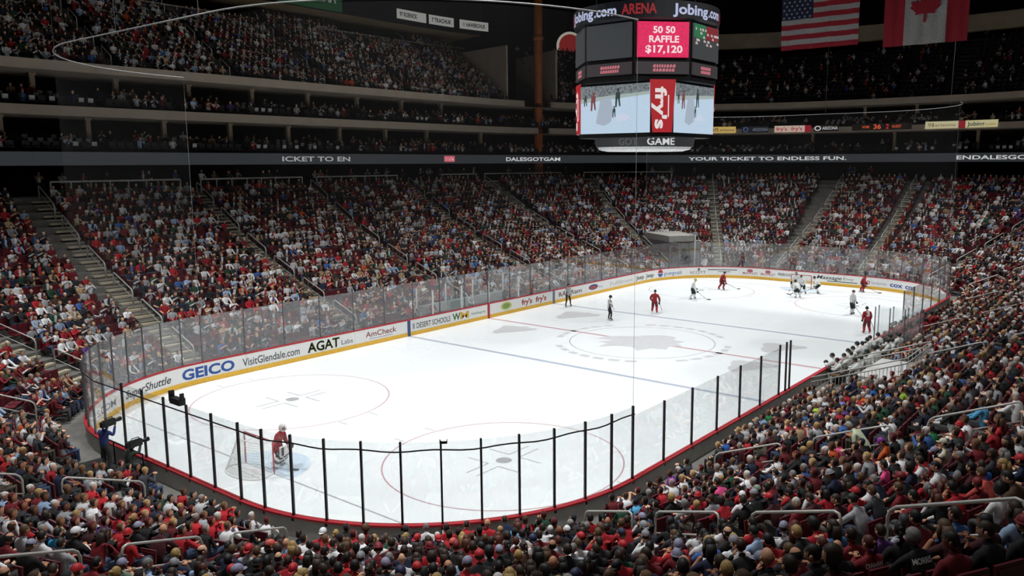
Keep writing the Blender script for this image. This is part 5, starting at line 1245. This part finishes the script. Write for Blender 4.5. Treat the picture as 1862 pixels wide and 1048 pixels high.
for x, c, l in ((3.0, '202226', 'official in dark jacket seated at the far end of the penalty box'), (-4.6, '7a1520', 'attendant in dark red jacket seated in the near end of the penalty box'), (-.8, 'c9ccd0', 'scorer in pale shirt seated in the middle of the penalty box')):
    p, t, n = P(s_left(x), 1.1); o = link('person', me, None, (p.x, p.y, .48), (0, 0, math.atan2(-n.y, -n.x)-PI/2)); o.color = (*lin(c), 1); dress(o, me, 'short', '2a1c14'); tag(o, l, 'person')

# ------------------------------------------------------------------ tunnel with picket rails in the right stand
tn = tag(empty('tunnel_railing', tuple(at(s_right(-6), 1, .45))), 'steel picket railing round the players tunnel beside the white bench', 'railing'); og = tuple(tn.location)
def picket_run(pts, h=1.05, sp=.16):
    pts = [Vector(p) for p in pts]
    for z in (h, h-.22): mb = MB(); mb.tube([p+Vector((0, 0, z)) for p in pts], .03, 7); mb.build('rail', M_STEEL, tn, True, og)
    for a, b in zip(pts[:-1], pts[1:]):
        n = int((b-a).length/sp)
        for k in range(n+1): q = a.lerp(b, k/max(n, 1)); mb = MB(); mb.tube([q+Vector((0, 0, .05)), q+Vector((0, 0, h-.2))], .014, 5); mb.build('picket', M_STEEL, tn, False, og)
for x in (-3.9, -8.0): picket_run([at(s_right(x), drow(0)-.3, zrow(0)+.1), at(s_right(x), drow(4)+.5, zrow(4)+.45)])
picket_run([at(s_right(-3.9), drow(4)+.5, zrow(4)+.45), at(s_right(-8.0), drow(4)+.5, zrow(4)+.45)])
mb = MB(); sweep(mb, rect(drow(2), drow(4)+.4, zrow(4)+.25, zrow(4)+.42), s_right(-4.0), s_right(-7.9), closed=True, caps=True) if s_right(-4.0) < s_right(-7.9) else None; mb.build('tunnel_roof', mat('tunnel_white', 'c4c4c2', .7), tn, origin=og)
# far corner machine tunnel
ft = tag(empty('machine_tunnel', tuple(at(s_fl(52), 2.5, .45))), 'grey vehicle tunnel opening with pale lintel in the far left corner', 'tunnel'); og = tuple(ft.location)
mb = MB(); sweep(mb, rect(2.2, 7.6, 3.35, 3.95), s_fl(59), s_fl(45), .4, closed=True, caps=True); mb.build('lintel', mat('lintel_pale', '9c9a94', .7), ft, origin=og)
for a in (59, 45): mb = MB(); sweep(mb, rect(.3, 7.6, .45, 3.4), s_fl(a)-.08, s_fl(a)+.08, closed=True, caps=True); mb.build('side_wall', mat('tunnel_grey', '5c5d60', .7), ft, origin=og)
mb = MB(); sweep(mb, rect(6.0, 6.3, .45, 3.4), s_fl(59), s_fl(45), .4, closed=True, caps=True); mb.build('door', mat('tunnel_dark', '3c3d42', .6), ft, origin=og)
mb = MB(); mb.tube([at(s_fl(46), 1.2, 1.1), at(s_fl(46), 1.2, 4.1)], .07, 10); mb.build('white_post', M_WHITE, ft, origin=og)

# ------------------------------------------------------------------ camera crew in the near left corner
pl = tag(empty('camera_platform', tuple(at(s_near(2.6), 1.2, .45))), 'black camera platform with pipe rail beside the near left glass', 'platform'); og = tuple(pl.location)
mb = MB(); sweep(mb, rect(.3, 3.6, .5, .62), s_near(.9), s_near(4.1), .5, closed=True, caps=True); mb.build('deck', M_DARK, pl, origin=og)
for d_ in (.45, 3.55):
    for s in np.arange(s_near(.9), s_near(4.15), 1.06): mb = MB(); q = at(s, d_, .6); mb.tube([q, q+Vector((0, 0, 1.25 if d_ > 1 else .85))], .025, 7); mb.build('rail_post', M_BLACK, pl, origin=og)
    for z in ((1.2, 1.8) if d_ > 1 else (1.45,)): mb = MB(); mb.tube([at(s, d_, z) for s in stations(s_near(.9), s_near(4.1), .4)], .025, 7); mb.build('rail_bar', M_BLACK, pl, origin=og)
def cam_person(lab, s, d, z, col, J, face, camlab, trous=True):
    p = P(s, d)[0]; me = human_mesh('person', J, PM, True)
    o = link('person', me, None, (p.x, p.y, z), (0, 0, R(face-90))); o.color = (*lin(col), 1); dress(o, me, 'short', '1c1512'); tag(o, lab, 'person')
    hc = Matrix.LocRotScale(o.location, o.rotation_euler, None) @ Vector(me['h'])
    c = tag(empty('video_camera', tuple(hc+Vector((0, 0, 0)))), camlab, 'camera'); c.rotation_euler = o.rotation_euler
    mb = MB(); mb.box((.19, .02, .06), (.14, .46, .22)); mb.box((.19, -.25, .06), (.12, .12, .18)); mb.build('camera_body', M_BLACK, c)
    mb = MB(); mb.tube([(.19, .25, .06), (.19, .36, .06), (.19, .40, .06), (.19, .52, .06)], [.055, .055, .075, .08], 14); mb.build('lens', M_BLACK, c, True)
    mb = MB(); mb.box((.05, .16, .05), (.16, .07, .06)); mb.build('viewfinder', M_BLACK, c); mb = MB(); mb.tube([(.19, -.12, .17), (.19, -.1, .24), (.19, .16, .24), (.19, .18, .17)], .016, 6); mb.build('handle', M_BLACK, c)
cam_person('camera operator in navy jacket and jeans standing with a shoulder camera', s_near(2.55), .95, .62, '31407a', stand(.02, 0, (.3, .16, 1.2), (.16, .34, 1.5), (.32, .1, 1.3), (.2, .3, 1.58)), 20, 'black shoulder video camera of the standing operator')
J = seated(.1, (.28, .2, .95), (.1, .34, 1.15), (.3, .12, .98), (.18, .3, 1.2)); cam_person('camera operator in dark jacket seated low at the near glass', s_near(1.3), .72, .52, '3c423c', J, 10, 'black shoulder video camera of the seated operator')
# remote camera clamped on the end glass and a small one further along
for s, lab, sc in ((140.3, 'black remote camera clamped on top of the end glass', 1.0), (130.05, 'tiny black camera on top of the corner glass', .3)):
    p, t, n = P(s, .06); c = tag(empty('remote_camera', (p.x, p.y, G_END-.05), math.atan2(t.y, t.x)), lab, 'camera', 'cameras on the end glass')
    mb = MB(); mb.box((0, 0, .12*sc), (.62*sc, .22*sc, .2*sc)); mb.build('camera_housing', M_BLACK, c); mb = MB(); mb.box((.36*sc, 0, .24*sc), (.1*sc, .16*sc, .34*sc)); mb.box((-.3*sc, 0, .3*sc), (.07*sc, .12*sc, .24*sc)); mb.build('bracket', M_BLACK, c)
    mb = MB(); mb.tube([(0, -.1*sc, .12*sc), (0, -.24*sc, .12*sc)], .07*sc, 12); mb.build('lens', M_BLACK, c)
# boxes and chairs of the press corner: folded white paper stacks on the platform
for k, (y, d_) in enumerate(((3.2, 2.2), (3.9, 2.6), (2.4, 2.7), (1.7, 3.0), (3.6, 1.9))):
    p, t, n = P(s_near(y), d_); o = MB().box((0, 0, .02), (.42, .3, .04)).box((.03, .02, .05), (.40, .29, .02)).build('paper_stack', M_WHITE); o.location = (p.x, p.y, .62); o.rotation_euler = (0, 0, .4*k); tag(o, 'stack of white paper on the black camera platform, %s from the goal' % ordn(k+1), 'paper', 'paper stacks on the camera platform')

# ------------------------------------------------------------------ flood lights over the rink
hous = MB(); hous.tube([(0, 0, .5), (0, 0, .42), (0, 0, .1), (0, 0, 0)], [.12, .25, .42, .46], 20); HME = hous.mesh('housing', M_BLACK, True)
LME = MB().tube([(0, 0, .02), (0, 0, .04)], .42, 20).mesh('lens', glow('lamp_lens', 'fff6e8', 6))
BME = MB().box((.47, 0, .3), (.04, .08, .5)).box((-.47, 0, .3), (.04, .08, .5)).box((0, 0, .55), (.98, .08, .04)).mesh('bracket', M_BLACK)
for k, (x, y, w_) in enumerate(LAMPS):
    e = tag(empty('rink_floodlight', (x, y, LAMP_Z)), 'black rink floodlight, %s along the %s roof truss' % (ordn(k//2+1), 'right' if y < 0 else 'left'), 'floodlight', 'floodlights above the ice')
    d = Vector((x*.86, y*.55, 0))-Vector((x, y, LAMP_Z)); e.rotation_euler = d.to_track_quat('-Z', 'Y').to_euler()
    link('housing', HME, e); link('lens', LME, e); link('bracket', BME, e)
    ld = bpy.data.lights.new('flood', 'SPOT'); ld.energy = LAMP_W*w_; ld.spot_size = R(LAMP_CONE); ld.spot_blend = LAMP_BLEND; ld.shadow_soft_size = .45; ld.color = (.985, 1, 1)
    lo = bpy.data.objects.new('flood', ld); COL.objects.link(lo); lo.parent = e; lo.location = (0, 0, -.1)
for y in (-13, 13):
    mb = MB(); mb.tube([(-34, y, LAMP_Z+.7), (34, y, LAMP_Z+.7)], .06, 6); mb.tube([(-34, y, LAMP_Z+1.5), (34, y, LAMP_Z+1.5)], .06, 6)
    for x in range(-34, 34, 2): mb.tube([(x, y, LAMP_Z+.7), (x+1, y, LAMP_Z+1.5), (x+2, y, LAMP_Z+.7)], .03, 5)
    tag(mb.build('lighting_truss', M_ALU), 'grey lattice truss carrying floodlights above the %s half of the ice' % ('right' if y < 0 else 'left'), 'truss', kind='structure')
for k, (s_, d_) in enumerate(((s_right(2), 13), (s_right(-14), 14), (s_nr(60), 15), (s_nr(25), 15), (s_near(1), 13), (s_nl(50), 13))):  # unseen lamps added to lift the dark near stands
    q = at(s_, d_, 28.0); e = tag(empty('fill_light', tuple(q)), 'added unseen house light hung above the stands, %s round from the benches' % ordn(k+1), 'light', 'house lights above the near stands')
    link('housing', HME, e); link('lens', LME, e)
    ld = bpy.data.lights.new('fill', 'SPOT'); ld.energy = FILL_W; ld.spot_size = R(120); ld.spot_blend = 1; ld.shadow_soft_size = .6; ld.color = (1, 1, .98)
    lo = bpy.data.objects.new('fill', ld); COL.objects.link(lo); lo.parent = e; lo.location = (0, 0, -.1)
for k, s_ in enumerate((-2, 11, 24, 37)):  # unseen lamps added to brighten the left upper deck and its bands
    q = at(s_, 10, 32.0); tgt = at(s_, 27, 19.5); e = tag(empty('fill_light', tuple(q)), 'added unseen house light facing the left upper deck, %s from the left' % ordn(k+1), 'light', 'house lights facing the left upper deck')
    e.rotation_euler = (tgt-q).to_track_quat('-Z', 'Y').to_euler(); link('housing', HME, e); link('lens', LME, e)
    ld = bpy.data.lights.new('fill', 'SPOT'); ld.energy = 1300; ld.spot_size = R(85); ld.spot_blend = 1; ld.shadow_soft_size = .6; ld.color = (1, 1, .98)
    lo = bpy.data.objects.new('fill', ld); COL.objects.link(lo); lo.parent = e; lo.location = (0, 0, -.1)
print('OBJECTS', len(bpy.data.objects), 'CROWD', len(CROWD), 'SEATS', len(SEATS), 'IND', n_ind)
